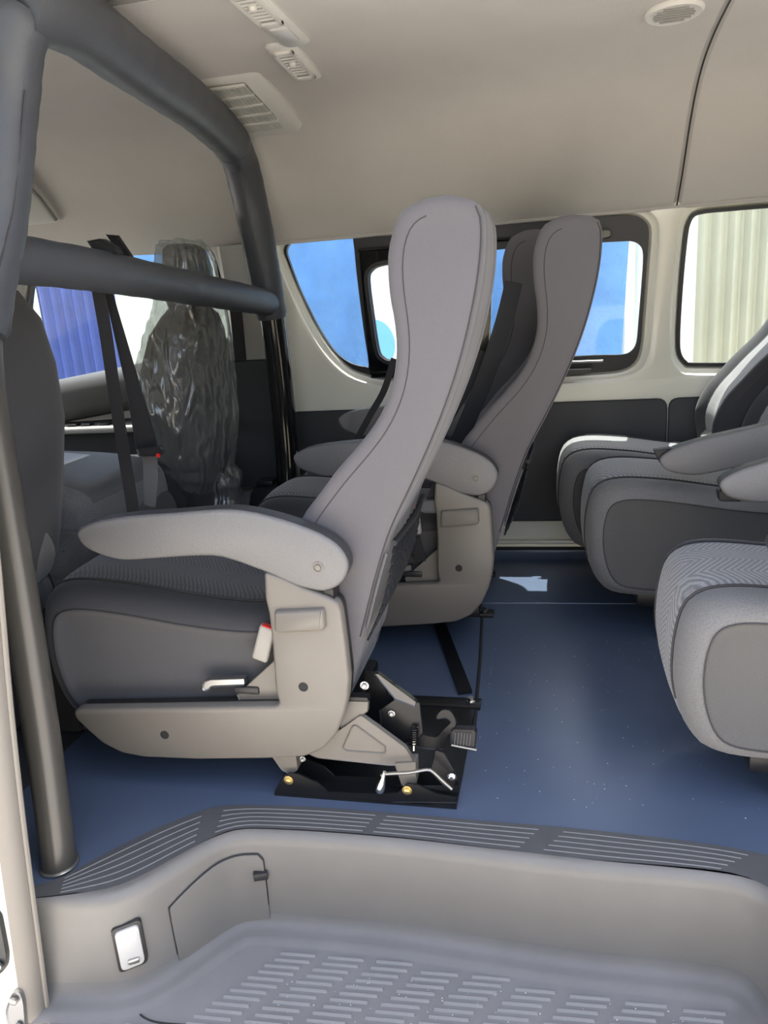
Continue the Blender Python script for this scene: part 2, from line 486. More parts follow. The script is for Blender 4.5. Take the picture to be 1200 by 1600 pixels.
pane('glass_pane', inset(p_left, -0.008), 0.040, win1)
pane('glass_pane', inset(p_right, -0.008), 0.040, win1)
pane('glass_pane', inset(p_mid, -0.008), 0.036, win1)
# sliding sash frame round the middle pane, rails, latch
sash_o = rounded([(-0.668,1.149),(-0.249,1.146),(-0.280,0.700),(-0.673,0.703)], 0.02, 4); sash_o = ccw(sash_o)
holed_frame('sash_frame', sash_o, [inset(p_mid, -0.014)], 0.014, 0.032, 'black_gloss', win1)
holed_frame('sash_seal', inset(p_mid, -0.016), [inset(p_mid, -0.002)], 0.010, 0.034, 'gasket', win1)
def along_wall(path, off): return [(p[0], ywall(p[1]) + off, p[1]) for p in path]
for nm, pts, r_ in (('upper_rail', [(-0.671,1.147),(-0.471,1.145),(-0.250,1.142),(-0.078,1.142),(0.119,1.142)], 0.006), ('lower_rail', [(-0.669,0.721),(-0.474,0.716),(-0.243,0.712),(-0.020,0.712)], 0.006), ('lower_rail', [(-0.671,0.703),(-0.475,0.698),(-0.243,0.694),(0.067,0.690)], 0.004)):
    obj(nm, tube(bmesh.new(), along_wall(pts, 0.016), r_, 8), 'black_gloss', win1)
o = ccw(rounded([(0.093,1.148),(0.178,1.144),(0.178,1.121),(0.162,1.118),(0.097,1.121)], 0.012, 4))
bm = bmesh.new(); side_loft(o, [(2.742, 0.003, 0), (2.745, 0, 0), (2.765, 0, 0)], bm); obj('rail_stop', bm, 'black_gloss', win1)
bm = bmesh.new(); tube(bm, along_wall([(0.002,0.722),(0.157,0.720)], 0.004), 0.0045, 8); obj('latch_bar', bm, 'steel', win1)
bm = bmesh.new(); o = ccw([(0.010,0.697),(0.118,0.696),(0.118,0.683),(0.010,0.679)]); side_loft(o, [(2.77, 0, 0), (2.80, 0, 0)], bm); obj('latch_block', bm, 'black_plastic', win1)
o = ccw(rounded([(-0.282,0.982),(-0.229,0.985),(-0.216,0.963),(-0.227,0.782),(-0.241,0.765),(-0.286,0.761)], 0.01, 3))
bm = side_loft(o, [(2.755, 0.004, 0), (2.76, 0, 0), (2.79, 0, 0)]); obj('sash_latch', bm, 'black_gloss', win1)

win2 = group_root('window_2', (0.9, 2.78, 0.95))
holed_frame('window_frame', W2, [inset(W2, 0.011)], 0.028, 0.046, 'gasket', win2)
pane('glass_pane', inset(W2, 0.004), 0.038, win2)
win3 = group_root('window_3', (-1.6, 2.75, 1.0))
holed_frame('window_frame', W3, [inset(W3, 0.012)], 0.010, 0.030, 'gasket', win3)
pane('glass_pane', inset(W3, 0.004), 0.022, win3)

# -- floor: vinyl sheet with the step well cut out, coved up the far wall
STEP_I = [(-0.956,0.948),(-0.911,0.957),(-0.852,0.966),(-0.806,0.974),(-0.770,0.988),(-0.733,1.024),(-0.693,1.083),(-0.649,1.144),(-0.616,1.167),(-0.568,1.174),(-0.452,1.180),(-0.301,1.181),(-0.133,1.173),(0.026,1.166),(0.155,1.167),(0.238,1.167),(0.288,1.162),(0.319,1.144),(0.338,1.105),(0.347,1.049)]
STEP_O = [(-0.978,0.976),(-0.937,0.994),(-0.910,1.012),(-0.888,1.039),(-0.859,1.081),(-0.821,1.132),(-0.777,1.181),(-0.727,1.225),(-0.688,1.248),(-0.615,1.260),(-0.479,1.268),(-0.319,1.269),(-0.141,1.267),(0.028,1.266),(0.165,1.259),(0.253,1.253),(0.336,1.240),(0.401,1.214),(0.432,1.152),(0.439,1.087)]
NS = 72
inner = resample(cr([(p[0], p[1], 0) for p in STEP_I], 4, closed=False), NS)
outer_e = resample(cr([(p[0], p[1], 0) for p in STEP_O], 4, closed=False), NS)
bm = bmesh.new()
fl = [(p.x, p.y) for p in outer_e]
x0, y0 = fl[0]; x1, y1 = fl[-1]
outl = fl + [(x1 + 0.02, 0.98), (2.6, 0.98), (2.6, 2.745), (-1.16, 2.745), (-1.16, 0.98), (x0, 0.98)]
vs = [bm.verts.new((p[0], p[1], 0)) for p in outl]
es = [bm.edges.new((vs[i], vs[(i + 1) % len(vs)])) for i in range(len(vs))]
bmesh.ops.triangle_fill(bm, edges=es, use_beauty=True)
prev = ring(bm, [(-1.16, 2.745, 0), (2.6, 2.745, 0)])
for k in range(1, 7):
    a = PI / 2 * k / 6
    r = ring(bm, [(-1.16, 2.745 + 0.045 * math.sin(a), 0.035 * (1 - math.cos(a))), (2.6, 2.745 + 0.045 * math.sin(a), 0.035 * (1 - math.cos(a)))])
    bridge(bm, prev, r, closed=False); prev = r
bmesh.ops.remove_doubles(bm, verts=bm.verts, dist=0.0005)
floor = obj('floor', bm, 'floor_vinyl', kind='structure')
for nm, path, r_ in (('floor_seam', [(-0.24, 2.30, 0.001), (-0.215, 1.95, 0.001), (-0.195, 1.56, 0.001)], 0.0045), ('floor_seam', [(-0.3, 2.34, 0.0005), (0.35, 2.36, 0.0005), (1.6, 2.36, 0.0005)], 0.003)):
    obj(nm, tube(bmesh.new(), path, r_, 8), 'floor_vinyl' if r_ < 0.004 else 'seam_dark', floor)
bm = bmesh.new(); tube(bm, [(-0.6, 2.788, 0.036), (1.4, 2.788, 0.036)], 0.007, 8); obj('floor_edge_trim', bm, 'seam_dark', floor)

# raised cab floor and bulkhead in front of the first row
bm = bmesh.new(); box(bm, (-3.0, 0.98, -0.3), (-1.16, 2.80, 0.0)); obj('floor_cab', bm, 'dark_panel', kind='structure')
bm = bmesh.new(); box(bm, (-1.75, 1.0, 0.0), (-1.33, 2.79, 0.33), 0.03, 3)
obj('wall_bulkhead', bm, 'dark_panel', kind='structure')

# -- headliner: a lofted vault, lower towards the windscreen
PROF = [(0.02, 1.19), (0.075, 1.235), (0.14, 1.295), (0.215, 1.375), (0.285, 1.437), (0.36, 1.484), (0.45, 1.517), (0.58, 1.541), (0.74, 1.554), (0.90, 1.560)]
HALF = 0.86
prof = [(YC + HALF - d, z) for d, z in PROF]
prof = [(1.10, 1.545), (1.20, 1.560), (1.35, 1.563), (1.55, 1.562), (YC, 1.560)] + prof[::-1][1:]
prof = [(p.x, p.y) for p in cr([(a, b) for a, b in prof], 3, closed=False)]
def roof_z(x, z):
    if x > -1.3: return z
    t = min(1, (-1.3 - x) / 1.5); return 1.19 + (z - 1.19) * (1 - 0.72 * t * t) + (0.06 * t)
bm = bmesh.new(); prev = None
for x in [2.6, 2.0, 1.5, 1.0, 0.6, 0.387, 0.375, 0.363, 0.2, -0.2, -0.6, -1.0, -1.3, -1.5, -1.7, -1.9, -2.1, -2.3, -2.5, -2.7, -2.95]:
    dz = 0.006 if abs(x - 0.375) < 0.002 else 0.0
    r = ring(bm, [(x, y + (y - YC) * dz * 2, roof_z(x, z) + dz) for y, z in prof])
    if prev: bridge(bm, prev, r, closed=False)
    prev = r
# hem along the window heads
ceiling = obj('ceiling', bm, 'headliner', kind='structure', angle=20)
def ceil_z(y, x=0):
    for (a, za), (b, zb) in zip(prof, prof[1:]):
        if min(a, b) <= y <= max(a, b): return roof_z(x, za + (zb - za) * ((y - a) / (b - a) if b != a else 0))
    return 1.2
def ceil_n(y):
    d = 0.01; t = Vector((0, 2 * d, ceil_z(y + d) - ceil_z(y - d))).normalized()
    return Vector((0, t.z, -t.y))             # pointing down into the van
bm = bmesh.new(); tube(bm, [(0.375, y, z - 0.0005) for y, z in prof], 0.0022, 6); obj('headliner_seam', bm, 'seam_dark', ceiling)
bm = bmesh.new(); tube(bm, [(2.6, 2.735, 1.196), (0, 2.735, 1.196), (-1.1, 2.735, 1.196)], 0.008, 8); obj('headliner_hem', bm, 'headliner', ceiling)

# -- near side of the van: pillar in front of the door, header above it, wall behind the door, tail wall
bm = bmesh.new()
def near_panel(bm, x0, x1, zs):
    prev = None
    for z in zs:
        y = 2 * YC - ywall(z) if z > 0.0 else 1.0
        r = ring(bm, [(x0, y, z), (x1, y, z), (x1, y - 0.05, z), (x0, y - 0.05, z)])
        if prev: bridge(bm, prev, r)
        else: cap(bm, r[::-1])
        prev = r
    cap(bm, prev)
near_panel(bm, -3.0, -1.00, (-0.3, 0.3, 0.58, 0.8, 1.0, 1.2, 1.55))
box(bm, (-1.0, 1.02, 1.540), (1.02, 1.12, 1.62), 0.01)
near_panel(bm, 1.02, 2.6, (-0.3, 0.3, 0.58, 0.8))
near_panel(bm, 1.02, 1.15, (0.8, 1.0, 1.2)); near_panel(bm, 2.4, 2.6, (0.8, 1.0, 1.2)); near_panel(bm, 1.02, 2.6, (1.2, 1.55))
wall_left = obj('wall_left', bm, 'body_paint', kind='structure')
bm = bmesh.new(); box(bm, (2.60, 0.98, -0.3), (2.64, 2.82, 0.75)); box(bm, (2.60, 0.98, 1.15), (2.64, 2.82, 1.6))
obj('wall_rear', bm, 'body_paint', kind='structure')
bm = bmesh.new()
box(bm, (-2.95, 0.98, 1.05), (-2.9, 2.82, 1.45)); box(bm, (-2.95, 0.98, -0.3), (-2.85, 2.82, 0.55))
obj('wall_front', bm, 'dark_panel', kind='structure')

# ================================================================ STEP WELL
step = thing('entry_step', 'moulded grey plastic side-door step well with a ribbed tread and ribbed edge', 'step', (-0.3, 1.05, -0.22))
def nrm2(path, i):
    a, b = path[max(i - 1, 0)], path[min(i + 1, len(path) - 1)]
    t = (b - a); t.z = 0; t.normalize(); return Vector((t.y, -t.x, 0))   # towards the camera, into the well
N_IN = [nrm2(inner, i) for i in range(NS)]
def riser(i, d, z): p = inner[i] + N_IN[i] * d; return Vector((p.x, p.y, z))
bm = bmesh.new(); rows = []
rows.append([Vector((p.x, p.y, -0.02)) + (q - p).normalized() * 0.0 for p, q in zip(outer_e, inner)])
rows.append([Vector((p.x, p.y, 0.003)) for p in outer_e])
rows.append([p.lerp(q, 0.80) + Vector((0, 0, 0.003)) for p, q in zip(outer_e, inner)])
for d, z in ((-0.020, 0.003), (-0.012, 0.001), (-0.005, -0.006), (-0.001, -0.014), (0.0, -0.024), (0.002, -0.10), (0.005, -0.175), (0.008, -0.190), (0.014, -0.200), (0.023, -0.2045), (0.033, -0.206), (0.041, -0.209), (0.046, -0.214), (0.05, -0.218)):
    rows.append([riser(i, d if d > 0 else d * min(1, (outer_e[i] - inner[i]).length / 0.085), z) for i in range(NS)])
rr = None
for ri, row in enumerate(rows):
    r = ring(bm, row)
    if rr: bridge(bm, rr, r, closed=False, mi=(1 if ri < 3 else (2 if ri > 9 else 0)))
    rr = r
# tread floor out to the door sill
vs = [bm.verts.new(v.co) for v in rr if v.co.y > 0.93 and -0.86 < v.co.x < 0.62]
vs2 = [bm.verts.new((0.62, 0.80, -0.218)), bm.verts.new((-0.90, 0.80, -0.218)), bm.verts.new((-0.90, 0.93, -0.218))]
loop = vs + vs2
es = [bm.edges.new((loop[i], loop[(i + 1) % len(loop)])) for i in range(len(loop))]
for f in [g for g in bmesh.ops.triangle_fill(bm, edges=es, use_beauty=True)['geom'] if isinstance(g, bmesh.types.BMFace)]: f.material_index = 2
bmesh.ops.remove_doubles(bm, verts=bm.verts, dist=0.0004)
obj('step_shell', bm, ['step_plastic', 'step_strip', 'tread_dusty'], step, angle=50)
# raised lip round the tread plate
# edge ribs
SECT = [("85,1375", 4, 21), (None, 24, 37), (None, 39, 52), (None, 54, 66)]
def near_i(px): return min(range(NS), key=lambda i: (outer_e[i] - Vector((px[0], px[1], 0))).length)
marks = [(-0.902,1.021),(-0.714,1.232),(-0.680,1.253),(-0.356,1.269),(-0.324,1.269),(-0.022,1.267),(0.011,1.265),(0.327,1.241)]
mi_ = [near_i(p) for p in marks]
for s in range(4):
    a, b = mi_[2 * s], mi_[2 * s + 1]
    for k in range(5):
        t = 0.14 + 0.135 * k
        path = []
        for i in range(a, b + 1):
            p = outer_e[i].lerp(inner[i], t); path.append((p.x, p.y, 0.0035))
        obj('edge_rib', tube(bmesh.new(), path, 0.0010, 6), 'step_rib', step)
# tread ribs: one mesh, copied over a skewed grid
bm = bmesh.new()
o = [(-0.036, -0.0030), (0.036, -0.0030), (0.036, 0.0030), (-0.036, 0.0030)]
o = rounded(o, 0.003, 2)
a = ring(bm, [(p[0], p[1] + p[0] * 0.05, 0) for p in o]); b = ring(bm, [(p[0] * 0.97, p[1] * 0.55 + p[0] * 0.05, 0.0034) for p in o])
cap(bm, a[::-1]); bridge(bm, a, b); cap(bm, b)
rib = obj('tread_rib', bm, 'step_rib', None, angle=30)
rib.parent = step
first = True
for c in range(11):
    for r_ in range(-1, 22):
        x = -0.571 + 0.0945 * c - 0.0110 * r_ + (0.004 if r_ % 2 else 0); y = 1.141 + 0.004 * min(c, 5) - 0.0153 * r_
        if y < 0.82 or x < -0.80: continue
        j = min(range(NS), key=lambda i: (inner[i] - Vector((x - 0.036, y, 0))).length)
        j2 = min(range(NS), key=lambda i: (inner[i] - Vector((x + 0.036, y, 0))).length)
        if (inner[j] - Vector((x - 0.036, y, 0))).dot(N_IN[j]) > -0.055 or (inner[j2] - Vector((x + 0.036, y, 0))).dot(N_IN[j2]) > -0.055: continue
        o = rib if first else rib.copy()
        if not first: C.objects.link(o); o.parent = step
        first = False
        o.location = Vector((x, y, -0.2182)) - step.location
# tread plate corner line
bm = bmesh.new(); tube(bm, [(p[0], p[1], -0.2175) for p in cr([(-0.772,0.973),(-0.754,0.956),(-0.732,0.944),(-0.699,0.939),(-0.639,0.943)], 4, closed=False)], 0.002, 6); obj('tread_seam', bm, 'seam_dark', step)

# access cover in the side of the well
def on_riser(px, py):
    return None
def well_pt(x, z, d=0.0):
    """point on the well wall at a given x (left flank), z"""
    i = min(range(NS), key=lambda i: abs(inner[i].x - x)); j = i + 1 if inner[i].x < x else i - 1
    a, b = inner[i], inner[j]; f = (x - a.x) / (b.x - a.x) if abs(b.x - a.x) > 1e-6 else 0
    p = a.lerp(b, f); n_ = N_IN[i].lerp(N_IN[j], f).normalized()
    return Vector((p.x, p.y, z)) + n_ * d
XA, XB = -0.716, -0.572
bm = bmesh.new(); prev = None
K = 16
for k in range(K + 1):
    t = k / K; x = XA + (XB - XA) * t
    top = -0.040 - 0.030 * max(0, (0.45 - t) / 0.45) ** 1.6 - (0.012 if t > 0.95 else 0); bot = -0.195 + (0.006 if t < 0.05 else 0) + 0.03 * max(0, t - 0.8)
    r = ring(bm, [well_pt(x, top, 0.0015), well_pt(x, top - 0.003, 0.0052), well_pt(x, (top + bot) / 2, 0.0062), well_pt(x, bot + 0.002, 0.010), well_pt(x, bot, 0.006)])
    if prev: bridge(bm, prev, r, closed=False)
    prev = r
cover = obj('access_cover', bm, 'step_plastic', step, angle=40)
path = []
for k in range(K + 1):
    t = k / K; x = XA + (XB - XA) * t; path.append(well_pt(x, -0.040 - 0.030 * max(0, (0.45 - t) / 0.45) ** 1.6 - (0.012 if t > 0.95 else 0), 0.003))
pl = [well_pt(XA, -0.195 + 0.006 + 0.12 * (1 - k / 5) ** 1, 0.004) for k in range(5, -1, -1)]
pr = [well_pt(XB, -0.055 - 0.125 * k / 5, 0.003) for k in range(6)]
bm = bmesh.new(); tube(bm, [pl[i] for i in range(6)] + path + pr, 0.0016, 6); obj('cover_seam', bm, 'seam_dark', cover)
pc = well_pt(-0.580, -0.085, 0.006)
bm = bmesh.new(); box(bm, (pc.x - 0.014, pc.y - 0.009, pc.z - 0.008), (pc.x + 0.014, pc.y + 0.009, pc.z + 0.008), 0.002, 2, Matrix.Rotation(math.radians(20), 3, 'Z')); obj('cover_clip', bm, 'black_plastic', cover)
# courtesy lamp in the side of the well
xl = -0.768
pl0 = well_pt(xl, -0.105, 0.002); il = min(range(NS), key=lambda i: abs(inner[i].x - xl)); nl = N_IN[il]; tl = Vector((nl.y, -nl.x, 0)) * -1
if tl.x < 0: tl = -tl
def lamp_ring(bm, w_, h_, d, r_=0.010):
    o = rounded([(-w_, -h_), (w_, -h_), (w_, h_), (-w_, h_)], r_, 4)
    return ring(bm, [pl0 + tl * p[0] + Vector((0, 0, 1)) * (p[1] + p[0] * 0.12) + nl * d for p in o])
lamp = obj('step_lamp', (lambda bm: (lambda a, b, c_: (bridge(bm, a, b), bridge(bm, b, c_), cap(bm, c_), bm)[3])(lamp_ring(bm, 0.027, 0.049, -0.004), lamp_ring(bm, 0.026, 0.048, 0.004), lamp_ring(bm, 0.0225, 0.044, 0.005)))(bmesh.new()), 'black_plastic', step)
bm = bmesh.new(); a, b, c_ = lamp_ring(bm, 0.0215, 0.043, 0.003), lamp_ring(bm, 0.0205, 0.042, 0.0085), lamp_ring(bm, 0.016, 0.037, 0.010); bridge(bm, a, b); bridge(bm, b, c_); cap(bm, c_); obj('lamp_lens', bm, 'lamp_lens', lamp)
bm = bmesh.new(); q = pl0 + Vector((0, 0, -0.026)) + nl * 0.0105 + tl * 0.003; box(bm, q - Vector((0.010, 0.004, 0.005)), q + Vector((0.010, 0.004, 0.005)), 0.002, 2, Matrix.Rotation(math.atan2(tl.y, tl.x), 3, 'Z')); obj('lamp_switch', bm, 'steel', lamp)

# ================================================================ FRONT EDGE OF THE DOOR OPENING
jamb = group_root('door_1', (-1.0, 0.93, 0.3))
sealp = [(-0.80, 0.95, 1.50), (-0.795, 0.935, 1.15)] + [(x, 0.93, z) for x, z in [(-0.762,0.952),(-0.780,0.828),(-0.805,0.634),(-0.837,0.417),(-0.867,0.174),(-0.895,-0.098),(-0.917,-0.311)]]
bm = bmesh.new(); prev = None
for i, p in enumerate(resample(cr(sealp, 4, closed=False), 24)):
    r = ring(bm, [(p.x - 0.042, 0.90, p.z), (p.x - 0.028, 0.902, p.z), (p.x - 0.018, 0.912, p.z), (p.x - 0.014, 0.925, p.z), (p.x - 0.020, 0.938, p.z), (p.x - 0.042, 0.938, p.z)])
    if prev: bridge(bm, prev, r)
    prev = r
obj('door_seal', bm, 'rubber_seal', jamb, angle=60)
bm = bmesh.new(); tube(bm, [(p.x - 0.013, 0.930, p.z) for p in resample(cr(sealp, 4, closed=False), 24)], 0.005, 8); obj('seal_lip', bm, 'rubber_seal', jamb)
bm = bmesh.new(); prev = None
for p in resample(cr(sealp, 4, closed=False), 16):
    r = ring(bm, [(p.x - 0.040, 0.905, p.z), (p.x - 0.10, 0.895, p.z), (p.x - 0.14, 0.86, p.z), (-1.4, 0.85, p.z), (-1.4, 0.98, p.z), (p.x - 0.06, 0.98, p.z), (p.x - 0.040, 0.93, p.z)])
    if prev: bridge(bm, prev, r)
    prev = r
obj('door_post', bm, 'body_paint', jamb, angle=60)
def strike(name, pts, holes, m):
    o = ccw(rounded(pts, 0.012, 4))
    s = obj(name, plate(o, 0.893, 0.906, 0.003), m, jamb)
    for h in holes:
        bm = bmesh.new(); lathe(bm, [(0.0075, 0), (0.0075, 0.004), (0.005, 0.006)], (h[0], 0.893, h[1]), (0, -1, 0), 12); obj('screw', bm, 'steel', s)
strike('latch_plate', [(-0.969,0.059),(-0.936,0.030),(-0.942,-0.060),(-0.951,-0.090),(-0.974,-0.107),(-1.012,-0.113)], [(-0.961,-0.080)], 'gasket')
strike('striker_plate', [(-0.950,-0.141),(-0.933,-0.135),(-0.931,-0.158),(-0.944,-0.237),(-0.979,-0.252),(-0.975,-0.187)], [(-0.949,-0.157),(-0.953,-0.216)], 'steel')

# ================================================================ CEILING FITTINGS
def ceil_frame(x, y):
    n_ = ceil_n(y); t = Vector((0, n_.z, -n_.y)); t = t if t.y > 0 else -t
    return Vector((x, y, ceil_z(y, x))), Vector((1, 0, 0)), t, n_
def ceil_box(bm, x, y, du, dv, depth, bev=0.0, off=0.0, taper=0.8, r_=0.02):
    o_, u, v, n_ = ceil_frame(x, y)
    o = rounded([(-du, -dv), (du, -dv), (du, dv), (-du, dv)], r_, 3)
    a = ring(bm, [o_ + u * p[0] + v * p[1] - n_ * 0.02 + n_ * off for p in o])
    b = ring(bm, [o_ + u * p[0] + v * p[1] + n_ * (off + depth * 0.6) for p in o])
    c_ = ring(bm, [o_ + u * p[0] * taper + v * p[1] * (1 - (1 - taper) * du / dv if dv > du else taper) + n_ * (off + depth) for p in o])
    cap(bm, a[::-1]); bridge(bm, a, b); bridge(bm, b, c_); cap(bm, c_)
    return bm
def ceil_slats(bm, x, y, du, dv, off, n_s, along_x, w_=0.3):
    o_, u, v, n_ = ceil_frame(x, y)
    for k in range(n_s):
        t = -1 + 2 * (k + 0.5) / n_s
        if along_x: c0, a_, b_ = o_ + v * dv * t, u * du, v * dv / n_s * w_ * 2
        else: c0, a_, b_ = o_ + u * du * t, v * dv, u * du / n_s * w_ * 2
        q = [c0 - a_ - b_ / 2, c0 + a_ - b_ / 2, c0 + a_ + b_ / 2, c0 - a_ + b_ / 2]
        r0 = ring(bm, [p + n_ * off for p in q]); r1 = ring(bm, [p + n_ * (off + 0.004) for p in q])
        cap(bm, r0[::-1]); bridge(bm, r0, r1); cap(bm, r1)
# return air grille
g = thing('air_grille', 'rectangular grey air return grille with fine slots in the roof beside the padded bar', 'grille', (-0.83, 2.23, 1.51))
GX, GY = -0.825, 2.235
obj('grille_housing', ceil_box(bmesh.new(), GX, GY, 0.105, 0.20, 0.022), 'duct_plastic', g)
bm = bmesh.new(); ceil_box(bm, GX - 0.012, GY - 0.01, 0.069, 0.155, 0.002, off=0.0215, taper=1.0, r_=0.006); obj('grille_backing', bm, 'duct_dark', g)
o_, u, v, n_ = ceil_frame(GX - 0.012, GY - 0.01)
for k in range(5):
    bm = bmesh.new(); s0 = -1 + 2 * k / 5; s1 = -1 + 2 * (k + 1) / 5
    for j in range(24):
        t = -1 + 2 * (j + 0.5) / 24
        q = [o_ + u * (0.068 * t - 0.0014) + v * 0.152 * s0, o_ + u * (0.068 * t + 0.0014) + v * 0.152 * s0, o_ + u * (0.068 * t + 0.0014) + v * 0.152 * s1, o_ + u * (0.068 * t - 0.0014) + v * 0.152 * s1]
        r0 = ring(bm, [p + n_ * 0.023 for p in q]); r1 = ring(bm, [p + n_ * 0.0265 for p in q]); bridge(bm, r0, r1); cap(bm, r1)
    q = [o_ + u * 0.069 * a_ + v * 0.155 * (s0 + b_) for a_, b_ in ((-1, -0.03), (1, -0.03), (1, 0.03), (-1, 0.03))]
    r0 = ring(bm, [p + n_ * 0.023 for p in q]); r1 = ring(bm, [p + n_ * 0.029 for p in q]); bridge(bm, r0, r1); cap(bm, r1)
    obj('slat_row', bm, 'duct_plastic', g)
g = thing('air_grille', 'pale slotted roof grille cut off by the top edge, near the long pod', 'grille', (-0.72, 1.47, 1.53))
obj('grille_housing', ceil_box(bmesh.new(), -0.72, 1.44, 0.16, 0.085, 0.012), 'duct_plastic', g)
bm = bmesh.new(); ceil_slats(bm, -0.72, 1.44, 0.13, 0.06, 0.0125, 9, True); obj('slats', bm, 'duct_dark', g)
# louvre vents in their raised pods
def vent(x, y, label, lens):
    v_ = thing('air_vent', label, 'vent', (x, y, ceil_z(y)), 'louvre vents in the roof')
    if lens: obj('vent_pod', ceil_box(bmesh.new(), x, y + 0.02, 0.036, 0.19, 0.012, taper=0.80, r_=0.025), 'duct_plastic', v_)
    else: obj('vent_pod', ceil_box(bmesh.new(), x, y, 0.036, 0.125, 0.012, taper=0.80, r_=0.025), 'duct_plastic', v_)
    yy = y - 0.05 if lens else y
    bm = bmesh.new(); ceil_box(bm, x, yy, 0.022, 0.085, 0.003, off=0.010, taper=1, r_=0.006); obj('vent_recess', bm, 'duct_dark', v_)
    bm = bmesh.new()
    o_, u, v, n_ = ceil_frame(x, yy)
    for (a0, a1, b0, b1) in ((-1, 1, -1, -0.86), (-1, 1, 0.86, 1), (-1, -0.72, -1, 1), (0.72, 1, -1, 1)):
        q = [o_ + u * 0.025 * a_ + v * 0.09 * b_ for a_, b_ in ((a0, b0), (a1, b0), (a1, b1), (a0, b1))]
        r0 = ring(bm, [p + n_ * 0.010 for p in q]); r1 = ring(bm, [p + n_ * 0.018 for p in q]); bridge(bm, r0, r1); cap(bm, r1)
    obj('vent_bezel', bm, 'duct_plastic', v_)
    for k in range(8):
        bm = bmesh.new(); t = -0.8 + 1.45 * k / 7
        q = [o_ + u * 0.019 * a_ + v * (0.085 * t + 0.0030 * b_) for a_, b_ in ((-1, -1), (1, -1), (1, 1), (-1, 1))]
        r0 = ring(bm, [p + n_ * 0.0135 for p in q]); r1 = ring(bm, [p + n_ * 0.0165 for p in q]); bridge(bm, r0, r1); cap(bm, r1); obj('louvre', bm, 'duct_plastic', v_)
    bm = bmesh.new(); lathe(bm, [(0.009, 0), (0.008, 0.008), (0.004, 0.010)], o_ + n_ * 0.014 - v * 0.02, n_, 10); obj('vent_knob', bm, 'duct_plastic', v_)
    if lens:
        bm = bmesh.new(); ceil_box(bm, x, y + 0.115, 0.021, 0.045, 0.005, off=0.011, taper=0.9, r_=0.006); obj('lamp_lens', bm, 'lamp_lens', v_)
vent(-0.565, 1.68, 'louvre vent in a long roof pod that also holds a small white lamp', True)
vent(-0.61, 2.00, 'louvre vent in a short roof pod, the one next to the slotted return grille', False)
# round roof speaker
g = thing('roof_speaker', 'round pale speaker grille in the headliner near the seam', 'speaker', (0.262, 2.0, 1.535))
o_, u, v, n_ = ceil_frame(0.262, 2.04)
obj('speaker_ring', lathe(bmesh.new(), [(0.064, -0.01), (0.064, 0.004), (0.058, 0.009), (0.046, 0.007)], o_, n_, 32), 'duct_plastic', g)
bm = bmesh.new()
for k in range(6):
    t = -0.8 + 1.6 * k / 5; hw = 0.044 * math.sqrt(max(0.05, 1 - t * t))
    tube(bm, [o_ - u * hw + v * 0.044 * t + n_ * 0.0085, o_ + u * hw + v * 0.044 * t + n_ * 0.0085], 0.0022, 6)
obj('speaker_bars', bm, 'duct_dark', g)
# overhead shelf lip over the cab
g = thing('overhead_shelf', 'pale plastic overhead shelf lip over the cab behind the padded post', 'shelf', (-1.9, 2.4, 1.3))
bm = bmesh.new(); prev = None
for y in (2.10, 2.2, 2.3, 2.4, 2.5, 2.56, 2.59):
    zc = ceil_z(y, -1.72); d_ = 0.035 if y < 2.57 else 0.015
    r = ring(bm, [(-2.2, y, zc + 0.01), (-2.2, y, zc - d_), (-1.72, y, zc - d_), (-1.705, y, zc - d_ * 0.6), (-1.70, y, zc + 0.01)])
    if prev: bridge(bm, prev, r)
    else: cap(bm, r[::-1])
    prev = r
cap(bm, prev); obj('shelf_tray', bm, 'duct_plastic', g)
bm = bmesh.new(); tube(bm, [(-1.705, y, ceil_z(y, -1.72) - 0.030) for y in (2.1, 2.2, 2.3, 2.4, 2.5, 2.57)], 0.006, 8); obj('shelf_edge', bm, 'duct_dark', g)

# ================================================================ ROLL CAGE
cage = thing('roll_cage', 'black roll cage hoop with padded bars standing behind the cab seats', 'roll bar', (-0.93, 1.05, 0))
lowp = [(-0.93, 1.048, 0.0), (-0.93, 1.072, 0.22), (-0.93, 1.083, 0.36), (-0.93, 1.096, 0.55), (-0.93, 1.108, 0.73), (-0.93, 1.120, 0.90), (-0.93, 1.14, 1.0)]
obj('lower_post', tube(bmesh.new(), resample(cr(lowp, 4, False), 30), 0.0315, 28), 'post_paint', cage)
bm = bmesh.new(); lathe(bm, [(0.036, 0.0), (0.036, 0.004), (0.033, 0.006)], (-0.93, 1.048, 0.001), (0, 0, 1), 28); obj('post_collar', bm, 'steel', cage)
def padded(path, r, name, wob=0.0006, n=40):
    P = resample(cr(path, 5, False), n)
    rad = [r + wob * math.sin(i * 1.9) + wob * 0.7 * math.sin(i * 0.63 + 1) for i in range(n)]
    rad[0] *= 0.9; rad[-1] *= 0.9
    return obj(name, tube(bmesh.new(), P, rad, 28), 'leatherette', cage)
padded([(-0.93, 1.125, 0.985), (-0.925, 1.165, 1.07), (-0.91, 1.20, 1.16), (-0.89, 1.218, 1.255), (-0.87, 1.235, 1.35), (-0.845, 1.235, 1.42), (-0.82, 1.245, 1.47)], 0.050, 'near_post_padding')
padded([(-0.815, 1.22, 1.475), (-0.80, 1.34, 1.486), (-0.828, 1.58, 1.484), (-0.868, 1.955, 1.477), (-0.905, 2.22, 1.462), (-0.924, 2.34, 1.447)], 0.057, 'top_bar_padding')
padded([(-0.918, 2.29, 1.452), (-0.926, 2.375, 1.418), (-0.932, 2.43, 1.34), (-0.935, 2.475, 1.23), (-0.94, 2.52, 1.10), (-0.945, 2.555, 0.98), (-0.945, 2.562, 0.945)], 0.054, 'far_post_padding')
